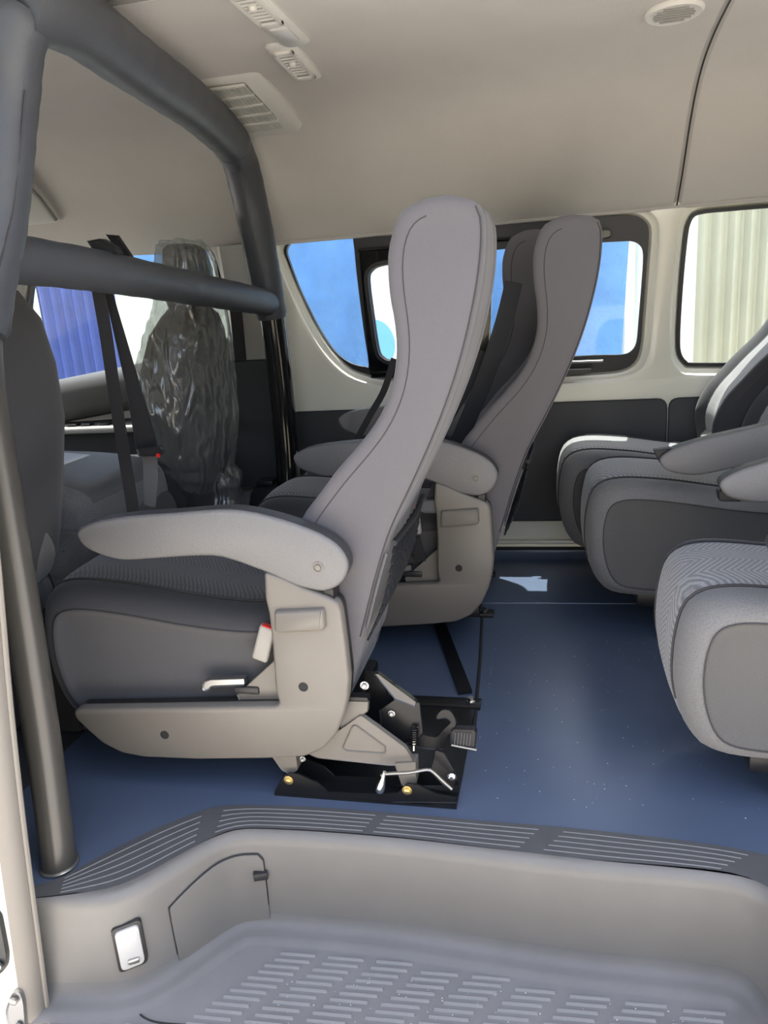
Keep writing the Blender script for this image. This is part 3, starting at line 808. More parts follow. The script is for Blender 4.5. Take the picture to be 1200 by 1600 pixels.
padded([(-0.93, 1.17, 1.108), (-0.932, 1.5, 1.088), (-0.936, 2.0, 1.044), (-0.94, 2.545, 0.994)], 0.043, 'cross_bar_padding')
obj('far_lower_post', tube(bmesh.new(), resample(cr([(-0.945, 2.565, 0.97), (-0.945, 2.58, 0.75), (-0.945, 2.57, 0.5), (-0.945, 2.54, 0.30), (-0.945, 2.52, 0.0)], 4, False), 24), 0.043, 24), 'black_gloss', cage)
obj('far_post_bar', tube(bmesh.new(), resample(cr([(-0.965, 2.66, 0.60), (-0.965, 2.64, 0.4), (-0.965, 2.60, 0.0)], 4, False), 12), 0.022, 16), 'black_gloss', cage)
# stitched seams on the covers
bm = bmesh.new(); tube(bm, [(-0.89, 1.10, 1.0), (-0.878, 1.15, 1.09), (-0.862, 1.185, 1.17), (-0.842, 1.203, 1.26), (-0.82, 1.215, 1.35)], 0.0015, 6); obj('padding_seam', bm, 'thread', cage)

# ================================================================ PASSENGER SEATS
FAB = ['fabric', 'fabric_dark', 'fabric_side', 'chevron_dark', 'chevron_light', 'fabric_strip', 'fabric_shaded']
CTOP = [(-1.102, 0.29), (-1.098, 0.345), (-1.078, 0.405), (-1.02, 0.432), (-0.90, 0.424), (-0.75, 0.400), (-0.62, 0.388), (-0.50, 0.395), (-0.435, 0.385), (-0.415, 0.33)]
CBOT = [(-1.102, 0.28), (-1.097, 0.235), (-1.075, 0.165), (-1.03, 0.125), (-0.9, 0.115), (-0.8, 0.112), (-0.62, 0.120), (-0.5, 0.14), (-0.43, 0.19), (-0.415, 0.32)]
CUSH = chains(CBOT, CTOP, 44)            # bottom front-to-rear, then the top back again: counter-clockwise
def cushion_bm(y0, y1, light, dx=0.0, dz=0.0, crown=0.022):
    o = CUSH
    W_ = y1 - y0
    side, strip, top = (2, 5, 4) if light else (6, 1, 3)
    st = [(y0 + 0.012, 0.060, side), (y0 + 0.004, 0.042, side), (y0, 0.030, strip), (y0 + 0.004, 0.018, strip), (y0 + 0.014, 0.008, strip), (y0 + 0.032, 0.001, strip), (y0 + 0.055, 0.0, strip),
          (y0 + 0.068, 0.004, top), (y0 + 0.085, 0.0, top)]
    for k in range(1, 8): st.append((y0 + 0.085 + (W_ - 0.17) * k / 8, 0.0, top))
    for y, d, m_ in ((y1 - 0.085, 0.0, top), (y1 - 0.068, 0.004, strip), (y1 - 0.055, 0, strip), (y1 - 0.032, 0.001, strip), (y1 - 0.014, 0.008, strip), (y1 - 0.004, 0.018, strip), (y1, 0.03, side), (y1 - 0.004, 0.042, side), (y1 - 0.012, 0.06, side)): st.append((y, d, m_))
    def fn(v, i, n_, k):
        t = (v.y - y0) / W_; c_ = max(0.0, 1 - (2 * t - 1) ** 2) ** 0.6
        if v.z > 0.25: v.z += crown * c_ * min(1, (v.z - 0.25) / 0.15)
        if v.x < -0.9: v.x -= crown * 1.0 * c_ * min(1, (-0.9 - v.x) / 0.15)
        v.x += dx; v.z += dz
        return v
    return side_loft(o, st, capmi=(side, side), fn=fn, paired=True)

BACKF = [(-0.233,1.145),(-0.253,1.132),(-0.269,1.107),(-0.280,1.069),(-0.282,1.033),(-0.280,0.991),(-0.274,0.948),(-0.273,0.904),(-0.280,0.860),(-0.294,0.819),(-0.318,0.778),(-0.354,0.736),(-0.399,0.691),(-0.441,0.642),(-0.480,0.594)]
BACKB = [(-0.180,1.149),(-0.147,1.143),(-0.126,1.134),(-0.117,1.111),(-0.117,1.066),(-0.125,1.006),(-0.139,0.945),(-0.161,0.871),(-0.191,0.794),(-0.228,0.715),(-0.265,0.644),(-0.304,0.570),(-0.338,0.480),(-0.371,0.376),(-0.402,0.281),(-0.421,0.222)]
NB = 52
BF = [Vector((-0.215, 1.1475))] + [Vector(p) for p in BACKF[1:]] + [Vector((-0.510, 0.52)), Vector((-0.505, 0.45)), Vector((-0.485, 0.35)), Vector((-0.468, 0.275)), Vector((-0.45, 0.252))]
BR = [Vector((-0.205, 1.1485))] + [Vector(p) for p in BACKB] + [Vector((-0.44, 0.25))]
BACK = chains(BF, BR, NB)                # front edge top to bottom, then the rear edge up again
def back_bm(y0, y1, rear, light=False):
    o = [Vector(p) for p in BACK]
    W_ = y1 - y0; ym = (y0 + y1) / 2
    zc = {}
    def isfront(p):
        # the front edge: left of the mid line of the outline at that height
        return p
    st = [(0.0, 0.030, 0), (0.002, 0.016, 0), (0.010, 0.006, 0), (0.026, 0.0, 0), (0.055, 0.0, 0), (0.085, 0.0, 0), (0.13, 0.0, 0), (0.20, 0.0, 0), (0.215, 0.003, 3), (0.235, 0.0, 3), (0.35, 0.0, 3), (0.5, 0.0, 3)]
    full = [(y0 + s * W_ if s > 0.4 else y0 + s * W_ / 0.42 * 0.42, d, m_) for s, d, m_ in st]
    ys = []
    for s, d, m_ in st: ys.append((s, d, m_))
    for (s, d, m_), (s2, d2, m2) in zip(st[::-1][1:], st[::-1]): ys.append((1 - s, d, m_ if False else (3 if (1 - s) < 0.78 else 0)))
    st2 = [(y0 + s * W_, d, m_) for s, d, m_ in ys]
    mids = {}
    def fn(v, i, n_, k):
        t = (v.y - y0) / W_
        # head end narrower
        if v.z > 0.85:
            f = min(1, (v.z - 0.85) / 0.25); sh = 1 - 0.16 * f * f
            v.y = ym + (v.y - ym) * sh
        # front face dished between the bolsters, back face a little rounded
        c_ = max(0.0, 1 - abs(2 * t - 1) / 0.8)
        if i < NB and 0.45 < v.z < 0.95: v.x += 0.030 * min(1, c_ * 2.2)
        return v
    FRONT = [i < NB for i in range(2 * NB)]
    def mid(mi, oo, i):
        if mi == 3 and FRONT[i] and 0.36 < oo[i][1] < 1.02: return 4 if light else 3
        return 0 if not rear else 1
    return side_loft(o, st2, capmi=(0 if not rear else 1, 0 if not rear else 1), mid=mid, fn=fn, paired=True)

ARM = ccw(cr([(-0.933,0.582),(-0.920,0.598),(-0.875,0.612),(-0.797,0.621),(-0.715,0.625),(-0.623,0.631),(-0.572,0.628),(-0.522,0.617),(-0.474,0.602),(-0.427,0.582),(-0.398,0.562),(-0.384,0.542),(-0.379,0.523),(-0.385,0.501),(-0.403,0.480),(-0.431,0.469),(-0.456,0.472),(-0.487,0.480),(-0.524,0.498),(-0.573,0.518),(-0.610,0.531),(-0.649,0.539),(-0.716,0.537),(-0.813,0.530),(-0.855,0.531),(-0.895,0.543),(-0.921,0.557)], 2))
COVER = ccw(rounded([(-0.546,0.503),(-0.541,0.506),(-0.511,0.496),(-0.475,0.477),(-0.426,0.458),(-0.406,0.447),(-0.401,0.430),(-0.398,0.357),(-0.397,0.289),(-0.403,0.247),(-0.413,0.211),(-0.434,0.164),(-0.464,0.129),(-0.507,0.107),(-0.598,0.096),(-0.743,0.084),(-0.870,0.080),(-0.922,0.087),(-0.965,0.108),(-0.997,0.141),(-1.020,0.167),(-1.021,0.183),(-1.010,0.190),(-0.872,0.199),(-0.653,0.214),(-0.556,0.220),(-0.547,0.227),(-0.552,0.254),(-0.547,0.352),(-0.546,0.420),(-0.550,0.453)], 0.006, 2))
def make_seat(light=False, y1=1.71):
    t = thing('passenger_seat', 'x', 'seat', (-0.6, 1.52, 0), 'passenger seats')
    y0 = 1.332
    c = obj('cushion', cushion_bm(y0, y1, light), FAB, t, angle=50)
    # piping round the side panel
    oo = inset_s(CUSH, 0.030)
    bm = bmesh.new(); tube(bm, [(p.x, y0 - 0.0005, p.y) for p in oo] + [(oo[0].x, y0 - 0.0005, oo[0].y)], 0.0016, 6, caps=False); obj('piping', bm, 'thread', c)
    for yy in (y0 + 0.062, y1 - 0.062):
        tp = [p for p in CUSH if p.y > 0.2 and p.x < -0.45 and (p.y > 0.3 or p.x < -1.05)]; tp.sort(key=lambda p: math.atan2(p.y - 0.2, p.x + 0.75))
        def fnz(p):
            tt = (yy - y0) / (y1 - y0); c_ = max(0.0, 1 - (2 * tt - 1) ** 2) ** 0.6; z = p.y; x = p.x
            if z > 0.25: z += 0.022 * c_ * min(1, (z - 0.25) / 0.15)
            if x < -0.9: x -= 0.022 * c_ * min(1, (-0.9 - x) / 0.15)
            return (x, yy, z)
        bm = bmesh.new(); tube(bm, [fnz(p) for p in tp], 0.003, 6); obj('cushion_seam', bm, 'thread', c)
    b = obj('backrest', back_bm(1.338, y1 - 0.005, light, light), FAB, t, angle=50, origin=(-0.48, 1.5, 0.40))
    # seam between side and back panel, stitched front seam
    fr = inset_s(BACK, 0.026); fr = [fr[i] for i in range(0, 36)]
    def head(y, z):
        ym = (1.338 + y1 - 0.005) / 2
        f = min(1, max(0, (z - 0.85) / 0.25)); return ym + (y - ym) * (1 - 0.16 * f * f)
    bm = bmesh.new(); tube(bm, [(p.x, head(1.3385, p.y) , p.y) for p in fr], 0.0013, 6); obj('stitch_line', bm, 'thread', b)
    bk = inset_s(BACK, 0.004); bk = [bk[2 * NB - 1 - k] for k in range(4, 44)]
    bm = bmesh.new(); tube(bm, [(p.x, head(1.342, p.y), p.y) for p in bk], 0.0016, 6); obj('panel_seam', bm, 'thread', b)
    return t, c, b

def add_arm(t, dy=0.0, rim=True):
    bm = side_loft(ARM, [(1.285 + dy, 0.007, 0), (1.287 + dy, 0.003, 0), (1.291 + dy, 0.0, 1), (1.297 + dy, 0.0, 1), (1.325 + dy, 0.0, 1), (1.333 + dy, 0.003, 1), (1.336 + dy, 0.009, 1)], capmi=(0, 1))
    a = obj('armrest', bm, ['arm_plastic', 'arm_rim'], t, angle=50, origin=(-0.437, 1.31 + dy, 0.515))
    bm = bmesh.new(); lathe(bm, [(0.011, -0.001), (0.011, 0.002), (0.0085, 0.0022), (0.0085, 0.0005), (0.0055, 0.0005), (0.0052, 0.003), (0.003, 0.0035)], (-0.437, 1.2855 + dy, 0.518), (0, -1, 0), 20); obj('pivot_bolt', bm, 'cover_plastic', a)
    return a

def add_cover(t):
    cv = obj('side_cover', side_loft(COVER, [(1.285, 0.006, 0), (1.2865, 0.0025, 0), (1.290, 0, 0), (1.308, 0, 0)]), 'cover_plastic', t, angle=40)
    obj('cover_inner', side_loft(inset(COVER, 0.0012), [(1.3082, 0, 0), (1.330, 0, 0)]), 'cover_inner', t, angle=40)
    # raised cap on the upright
    o = ccw(rounded([(-0.531,0.431),(-0.431,0.438),(-0.431,0.399),(-0.438,0.392),(-0.529,0.385),(-0.535,0.391)], 0.006, 3))
    obj('cover_cap', side_loft(o, [(1.272, 0.006, 0), (1.275, 0.002, 0), (1.280, 0, 0), (1.288, 0, 0)]), 'cover_plastic', cv)
    for h in [(-0.492,0.267),(-0.812,0.140)]:
        bm = bmesh.new(); lathe(bm, [(0.0098, 0.0), (0.0098, 0.0012), (0.0082, 0.0014), (0.0080, 0.0004)], (h[0], 1.2853, h[1]), (0, -1, 0), 20); obj('screw_hole', bm, 'seam_dark', cv)
    # gusset plate behind the cover and the black hinge under the arm
    o = ccw([(-0.650,0.225),(-0.545,0.319),(-0.554,0.199),(-0.642,0.193)])
    obj('gusset', plate(o, 1.314, 1.331, 0.003), 'cover_plastic', t)
    o = ccw([(-0.436,0.468),(-0.413,0.473),(-0.414,0.436),(-0.430,0.436)])
    obj('arm_hinge', plate(o, 1.292, 1.33, 0.003), 'black_steel', t)

def add_buckle(t, x, y, z, rot=8, pale=True, strap=True):
    bm = bmesh.new(); R_ = Matrix.Rotation(math.radians(rot), 3, 'Y')
    box(bm, (x - 0.017, y - 0.010, z - 0.04), (x + 0.017, y + 0.010, z + 0.04), 0.006, 3, R_)
    b = obj('belt_buckle', bm, 'buckle_pale' if pale else 'grey_plastic', t)
    bm = bmesh.new(); q = Vector((x, y, z)) + R_ @ Vector((0, 0, 0.038)); box(bm, q - Vector((0.013, 0.008, 0.004)), q + Vector((0.013, 0.008, 0.0025)), 0.002, 2, R_); obj('release_button', bm, 'red_plastic', b)
    if not strap: return
    bm = bmesh.new(); ribbon(bm, [(x, y, z - 0.05), (x + 0.012, y, z - 0.12)], 0.03, (1, 0, 0), 0.004); obj('buckle_strap', bm, 'webbing', b)

def pocket_net(t, y1, z0=0.34, z1=0.545):
    """black elastic map net hanging on the lower back panel"""
    rear = BACK[NB:]
    rear = sorted([p for p in rear if p.x > -0.47 and z0 - 0.02 < p.y < z1 + 0.03], key=lambda p: p.y)
    def rx(z):
        for a, b in zip(rear, rear[1:]):
            if a.y <= z <= b.y: return a.x + (b.x - a.x) * (z - a.y) / max(1e-6, b.y - a.y)
        return rear[-1].x if z > rear[-1].y else rear[0].x
    bm = bmesh.new(); n_ = 9
    for k in range(n_):
        for s in (-1, 1):
            pts = []
            for j in range(11):
                z = z0 + (z1 - z0) * j / 10; y = 1.35 + (y1 - 0.02 - 1.35) * ((k + 0.5) / n_) + s * 0.018 * math.cos(PI * j)
                pts.append((rx(z) + 0.012 + 0.012 * math.sin(PI * j / 10), y, z))
            tube(bm, pts, 0.0025, 5)
    n = obj('pocket_net', bm, 'webbing', t, kind='stuff')
    bm = bmesh.new(); tube(bm, [(rx(z1) + 0.012, 1.345, z1), (rx(z1) + 0.022, 1.52, z1), (rx(z1) + 0.012, y1 - 0.015, z1)], 0.006, 8); obj('net_hem', bm, 'webbing', t)
    bm = bmesh.new(); tube(bm, [(rx(z1 - 0.02 - k * 0.026) + 0.004, 1.345, z1 - 0.02 - k * 0.026) for k in range(7)], 0.0028, 6); obj('pocket_edge', bm, 'webbing_grey', t)

# --- first row, near seat
F, Fc, Fb = make_seat(False)
F['label'] = 'grey fabric folding seat nearest the door, shown whole on its black floor latch'
add_arm(F); add_cover(F)
add_buckle(F, -0.578, 1.322, 0.342, 20, strap=False)
pocket_net(F, 1.70)
bm = bmesh.new(); o = ccw(rounded([(-0.720,0.253),(-0.705,0.260),(-0.626,0.266),(-0.627,0.249),(-0.704,0.242),(-0.711,0.233),(-0.724,0.234)], 0.004, 2)); plate(o, 1.31, 1.326, 0.003, bm); obj('recline_lever', bm, 'steel', F)
bm = bmesh.new(); box(bm, (-0.655, 1.312, 0.228), (-0.60, 1.33, 0.245), 0.004); obj('lever_root', bm, 'black_plastic', F)

def legset(F):
    # floor track
    TR = [(-0.588,-0.007),(-0.586,0.012),(-0.561,0.052),(-0.547,0.057),(-0.527,0.056),(-0.491,0.039),(-0.471,0.019),(-0.355,0.024),(-0.320,0.029),(-0.300,0.052),(-0.278,0.051),(-0.242,0.033),(-0.204,0.026),(-0.203,0.015),(-0.392,0.001)]
    TR = ccw(TR)
    for yy in (1.298, 1.352):
        obj('floor_track', plate(TR, yy, yy + 0.004, 0.001), 'black_steel', F)
    x0 = min(p[0] for p in TR); x1 = max(p[0] for p in TR)
    bm = bmesh.new(); box(bm, (x0, 1.298, 0.0), (x1, 1.70, 0.006)); obj('track_plate', bm, 'black_steel', F)
    def pl(name, y, pts, m='cover_plastic', t=0.005, bev=0.0015):
        o = ccw(pts)
        return obj(name, plate(o, y, y + t, bev), m, F)
    pl('front_leg', 1.312, rounded([(-0.590,0.087),(-0.535,0.094),(-0.535,0.056),(-0.554,0.044),(-0.571,0.053)], 0.004), t=0.03)
    gs = pl('leg_gusset', 1.318, rounded([(-0.526,0.100),(-0.436,0.154),(-0.390,0.190),(-0.344,0.154),(-0.303,0.121),(-0.289,0.092),(-0.291,0.080),(-0.342,0.077),(-0.492,0.084)], 0.006), t=0.012)
    o = ccw(rounded([(-0.436,0.112),(-0.411,0.164),(-0.402,0.168),(-0.343,0.121),(-0.344,0.106),(-0.351,0.103),(-0.429,0.104)], 0.004)); i2 = inset(o, 0.003)
    bm = bmesh.new(); a = ring(bm, [(p[0], 1.3185, p[1]) for p in o]); b = ring(bm, [(p[0], 1.316, p[1]) for p in inset(o, 0.0012)]); c_ = ring(bm, [(p[0], 1.3185, p[1]) for p in i2]); bridge(bm, a, b); bridge(bm, b, c_); obj('pressed_rim', bm, 'cover_plastic', gs)
    pl('upper_link', 1.322, [(-0.425,0.222),(-0.372,0.223),(-0.376,0.196),(-0.437,0.150)], t=0.012)
    pl('link_cap', 1.318, [(-0.418,0.230),(-0.373,0.230),(-0.371,0.221),(-0.418,0.220)], 'black_steel', t=0.02)
    pl('rear_leg', 1.316, rounded([(-0.328,0.085),(-0.283,0.091),(-0.285,0.037),(-0.300,0.027),(-0.316,0.035)], 0.004), t=0.03)
    pl('latch_plate', 1.36, [(-0.314,0.215),(-0.276,0.198),(-0.273,0.129),(-0.289,0.107),(-0.327,0.098),(-0.359,0.114),(-0.362,0.177)], 'black_steel')
    pl('inner_plate', 1.40, [(-0.396,0.249),(-0.367,0.240),(-0.351,0.192),(-0.316,0.183),(-0.324,0.094),(-0.405,0.136)], 'black_steel')
    bm = bmesh.new(); 
    p0 = [(-0.355,0.264),(-0.281,0.206)]; o = ccw([(-0.360,0.272),(-0.352,0.273),(-0.278,0.213),(-0.281,0.202),(-0.322,0.217)]); plate(o, 1.338, 1.350, 0.002, bm); obj('strut', bm, 'black_gloss', F)
    hk = pl('hook_plate', 1.37, cr([(-0.321,0.100),(-0.304,0.120),(-0.274,0.119),(-0.250,0.115),(-0.239,0.127),(-0.228,0.140),(-0.217,0.152),(-0.227,0.161),(-0.243,0.157),(-0.245,0.166),(-0.234,0.179),(-0.218,0.179),(-0.209,0.167),(-0.205,0.150),(-0.212,0.132),(-0.224,0.119),(-0.229,0.095),(-0.238,0.087),(-0.279,0.087)], 2), 'black_steel')
    # spring with bolt
    q = [(-0.289,0.148),(-0.293,0.106)]; bm = bmesh.new(); pts = []
    for k in range(61):
        t = k / 60; x = q[0][0] + (q[1][0] - q[0][0]) * t; z = q[0][1] + (q[1][1] - q[0][1]) * t; pts.append((x + 0.007 * math.cos(k * 0.9), 1.352 + 0.007 * math.sin(k * 0.9), z))
    tube(bm, pts, 0.0017, 5); obj('latch_spring', bm, 'black_steel', F)
    bm = bmesh.new(); lathe(bm, [(0.006, 0), (0.006, 0.006), (0.003, 0.007), (0.003, 0.02)], (q[1][0], 1.352, q[1][1] + 0.01), (0, -0.3, -1), 6); obj('spring_bolt', bm, 'chrome', F)
    # pedal with ridges
    o = ccw(rounded([(-0.218,0.133),(-0.211,0.139),(-0.169,0.140),(-0.164,0.132),(-0.168,0.097),(-0.176,0.092),(-0.213,0.097),(-0.219,0.104)], 0.004))
    pd = obj('release_pedal', plate(o, 1.366, 1.382, 0.003), 'black_plastic', F)
    for k in range(6):
        a, b = [(-0.207,0.132),(-0.211,0.103)]; dx = 0.0062 * k
        bm = bmesh.new(); tube(bm, [(a[0] + dx, 1.3655, a[1]), (b[0] + dx, 1.3655, b[1])], 0.0013, 6); obj('pedal_ridge', bm, 'grey_plastic', pd)
    a = [(-0.217,0.103),(-0.166,0.095)]; bm = bmesh.new(); tube(bm, [(a[0][0], 1.366, a[0][1] - 0.001), (a[1][0], 1.366, a[1][1] - 0.001)], 0.0028, 8); obj('pedal_rim', bm, 'steel', pd)
    # hand lever: rod with a steel knob
    rod = [(p[0], 1.30 - 0.012 * (1 if i < 3 else 0.2), p[1]) for i, p in enumerate([(-0.349,0.074),(-0.338,0.079),(-0.293,0.085),(-0.257,0.088),(-0.244,0.082),(-0.230,0.067),(-0.210,0.047)])]
    lv = obj('latch_lever', tube(bmesh.new(), resample(cr(rod, 4, False), 28), 0.0036, 8), 'steel', F)
    q0 = [(-0.342,0.083)]; q1 = [(-0.356,0.037)]
    d = (Vector((q1[0][0], 0, q1[0][1])) - Vector((q0[0][0], 0, q0[0][1]))); L = d.length
    bm = bmesh.new(); lathe(bm, [(0.004, 0), (0.0055, L * 0.3), (0.0085, L * 0.5), (0.0105, L * 0.75), (0.0105, L * 0.9), (0.008, L)], (q0[0][0], 1.288, q0[0][1]), d, 16); obj('lever_knob', bm, 'chrome', lv)
    pl('ratchet', 1.325, rounded([(-0.244,0.115),(-0.226,0.110),(-0.209,0.076),(-0.204,0.049),(-0.209,0.033),(-0.222,0.027),(-0.235,0.038),(-0.249,0.055),(-0.256,0.072),(-0.250,0.088)], 0.004), 'black_steel', t=0.008)
    for h, m_, yy, r_ in (([(-0.552,0.041)][0], 'zinc', 1.298, 0.0068), ([(-0.301,0.037)][0], 'zinc', 1.298, 0.0068), ([(-0.213,0.057)][0], 'chrome', 1.324, 0.006), ([(-0.381,0.248)][0], 'steel', 1.335, 0.006), ([(-0.520,0.086)][0], 'steel', 1.31, 0.004), ([(-0.336,0.172)][0], 'steel', 1.36, 0.005)):
        bm = bmesh.new(); lathe(bm, [(r_ * 1.5, 0), (r_ * 1.5, 0.0015), (r_ * 1.05, 0.0017)], (h[0], yy, h[1]), (0, -1, 0), 16); lathe(bm, [(r_, 0.0015), (r_, 0.006), (r_ * 0.7, 0.007)], (h[0], yy, h[1]), (0, -1, 0), 6); obj('bolt', bm, m_, F, angle=30)
    # inner side of the base: rail on the floor with a diagonal strut
    for y_, x0_, x1_ in ((1.695, -0.60, -0.19),):
        bm = bmesh.new(); box(bm, (x0_, y_ - 0.02, 0.0), (x1_, y_ + 0.02, 0.012), 0.002); obj('inner_rail', bm, 'black_steel', F)
    bm = bmesh.new(); lathe(bm, [(0.012, 0), (0.012, 0.003), (0.008, 0.004), (0.008, 0.012)], (-0.215, 1.695, 0.012), (0, 0, 1), 6); obj('rail_bolt', bm, 'chrome', F)
    bm = bmesh.new(); tube(bm, [(-0.66, 1.69, 0.01), (-0.60, 1.66, 0.12)], 0.014, 8); tube(bm, [(-0.50, 1.67, 0.12), (-0.40, 1.69, 0.01)], 0.014, 8); obj('inner_legs', bm, 'black_steel', F)
    bm = bmesh.new(); box(bm, (-0.98, 1.36, 0.095), (-0.44, 1.69, 0.125), 0.01); obj('seat_pan', bm, 'black_steel', F)
legset(F)

def clone(label, parts, dx, dy, dz=0.0, bdx=0.0):
    """another seat from meshes already made: parts is a list of (object, extra dx, dy, dz)"""
    t = thing('passenger_seat', label, 'seat', Vector((-0.6, 1.52, 0)) + Vector((dx, dy, dz)), 'passenger seats')
    for o, ex in parts:
        c = copy_tree(o, t); c.location = o.location + Vector(ex)
    return t
kids = {}
for ch in F.children: kids.setdefault(ch.name.split('.')[0], []).append(ch)
def K(*names): return [(o, (0, 0, 0)) for n_ in names for o in kids[n_]]

# --- first row, far pair
D = clone('grey fabric aisle seat behind the near folding seat, its dark armrest and cover in view', K('cushion', 'backrest', 'armrest', 'side_cover', 'cover_inner', 'gusset', 'arm_hinge', 'pocket_edge', 'pocket_net', 'net_hem', 'recline_lever', 'lever_root'), 0.228, 0.670)
def frame_under(t, dx, dy, x0=-0.62, x1=-0.20, brace=True):
    b_ = wpos(t)
    bm = bmesh.new(); box(bm, (x0, dy - 0.022, 0.0), (x1, dy + 0.022, 0.010), 0.002); obj('floor_rail', bm, 'black_steel', t)
    bm = bmesh.new(); lathe(bm, [(0.012, 0), (0.012, 0.003), (0.008, 0.004), (0.008, 0.012)], (x1 - 0.03, dy, 0.010), (0, 0, 1), 6); obj('rail_bolt', bm, 'chrome', t)
    if brace: bm = bmesh.new(); ribbon(bm, [(x1 - 0.19, dy + 0.01, 0.006), (x1 - 0.035, dy - 0.50, 0.006)], 0.035, (1, 0, 0), 0.012); obj('diagonal_brace', bm, 'black_steel', t)
    bm = bmesh.new()
    tube(bm, [(x0 + 0.05, dy, 0.01), (x0 + 0.02, dy, 0.12)], 0.014, 8); tube(bm, [(x1 - 0.14, dy, 0.01), (x1 - 0.16, dy, 0.12)], 0.014, 8)
    obj('base_legs', bm, 'black_steel', t)
frame_under(D, 0, 2.25)
bm = bmesh.new(); box(bm, (-0.73, 2.03, 0.085), (-0.22, 2.38, 0.125), 0.01); obj('seat_pan', bm, 'black_steel', D)
add_buckle(D, -0.385, 1.985, 0.395, -4)
o = ccw(rounded([(-0.368,0.453),(-0.303,0.461),(-0.298,0.427),(-0.309,0.420),(-0.354,0.422),(-0.368,0.433)], 0.006, 3)); bm = plate(o, 1.965, 1.985, 0.004); tg = obj('belt_tongue', bm, 'grey_plastic', D)
bm = bmesh.new(); s = [(p[0], 1.98, p[1]) for p in [(-0.326,0.446),(-0.307,0.490),(-0.276,0.542)]]; ribbon(bm, s, 0.046, (1, 0, 0), 0.003); obj('lap_strap', bm, 'webbing', tg)
E_ = clone('dark grey window seat beside the sliding window, mostly hidden behind the aisle seat', K('cushion', 'backrest', 'pocket_edge'), 0.24, 1.08)
E_.scale = (1, 0.92, 1)
for ch in E_.children:
    if ch.name.startswith(('backrest', 'pocket')): ch.location.x -= 0.115
frame_under(E_, 0, 2.60, -0.62, -0.22, False)
bm = bmesh.new(); box(bm, (-0.75, 2.45, 0.085), (-0.25, 2.74, 0.125), 0.01); obj('seat_pan', bm, 'black_steel', E_)
ea = copy_tree(kids['armrest'][0], E_); ea.location = kids['armrest'][0].location + Vector((0.0, 0.0, 0.03))

# --- second row: seats with pale zigzag cushions
R, Rc, Rb = make_seat(True)
R['label'] = 'light zigzag-weave seat at the right edge nearest the door, front of its cushion in view'
add_arm(R, 0.41); add_arm(R, 0.0)
for ch in R.children:
    n_ = ch.name.split('.')[0]
    if n_ == 'backrest': ch.location += Vector((-0.18, 0, 0)); 
    if n_ == 'armrest': ch.location += Vector((-0.05, 0, 0.05)); ch.rotation_euler = (0, math.radians(-9), 0)
R.location += Vector((1.325, 0, 0))
rk = {}
for ch in R.children: rk.setdefault(ch.name.split('.')[0], []).append(ch)
def RK(arm): return [(rk['cushion'][0], (0, 0, 0)), (rk['backrest'][0], (0.03, 0, 0))] + ([(rk['armrest'][1], (0.05, 0.0, -0.04))] if arm else [])
def rear_base(t):
    b_ = wpos(t)
    def P_(x, y, z): return Vector((b_.x + 0.6 + x, b_.y - 1.52 + y, b_.z + z))
    bm = bmesh.new(); box(bm, P_(-0.98, 1.36, 0.08), P_(-0.45, 1.69, 0.125), 0.01); obj('seat_pan', bm, 'black_steel', t)
    for x in (-0.93, -0.55):
        for y in (1.40, 1.66):
            bm = bmesh.new(); a, b = P_(x, y, 0.09), P_(x + 0.04, y, 0); b.z = 0.0; tube(bm, [a, b], 0.016, 8); lathe(bm, [(0.03, 0), (0.03, 0.006)], (b.x, b.y, 0.0), (0, 0, 1), 12); obj('seat_leg', bm, 'black_steel', t)
rear_base(R)
Bs = clone('aisle seat on the right with a forward-tilted armrest, behind the zigzag near seat', RK(True), 1.19, 0.715, 0.027)
rear_base(Bs)
As = clone('window seat at the far right wall, its zigzag cushion front lit by the window', RK(False), 1.12, 1.085, 0.027)
As.scale = (1, 0.92, 1)
rear_base(As)

for st_, y_, pts in ((R, 1.73, [(0.338,0.538),(0.385,0.537),(0.386,0.513),(0.342,0.514)]), (Bs, 2.03, [(0.239,0.566),(0.282,0.571),(0.341,0.543),(0.287,0.523),(0.255,0.532)])):
    obj('arm_bracket', plate(ccw(rounded(pts, 0.005)), y_ - 0.012, y_ + 0.012, 0.002), 'black_plastic', st_)
# --- seat belts hanging on the far pair
def belt(name, label, paths, group='seat belts'):
    t = thing(name, label, 'seat belt', paths[0][0][0], group)
    for path, w_, side in paths:
        obj('strap', ribbon(bmesh.new(), resample(cr(path, 4, False), 14), w_, side, 0.003), 'webbing', t)
    return t
belt('seat_belt', 'black belt strap hanging down the front of the window seat behind the aisle seat', [([(p[0], 2.20, p[1]) for p in [(-0.110,1.003),(-0.138,0.904),(-0.185,0.775),(-0.228,0.678),(-0.281,0.567)]], 0.048, (1, 0, 0.4)), ([(p[0], 2.24, p[1]) for p in [(-0.201,0.820),(-0.229,0.755),(-0.269,0.688),(-0.306,0.633)]], 0.022, (1, 0, 0.2))])
belt('seat_belt', 'thin black belt strap showing in front of the near seat back against the white wall', [([(p[0], 2.30, p[1]) for p in [(-0.475,0.808),(-0.514,0.713),(-0.559,0.646),(-0.616,0.558)]], 0.020, (1, 0, 0.4))])

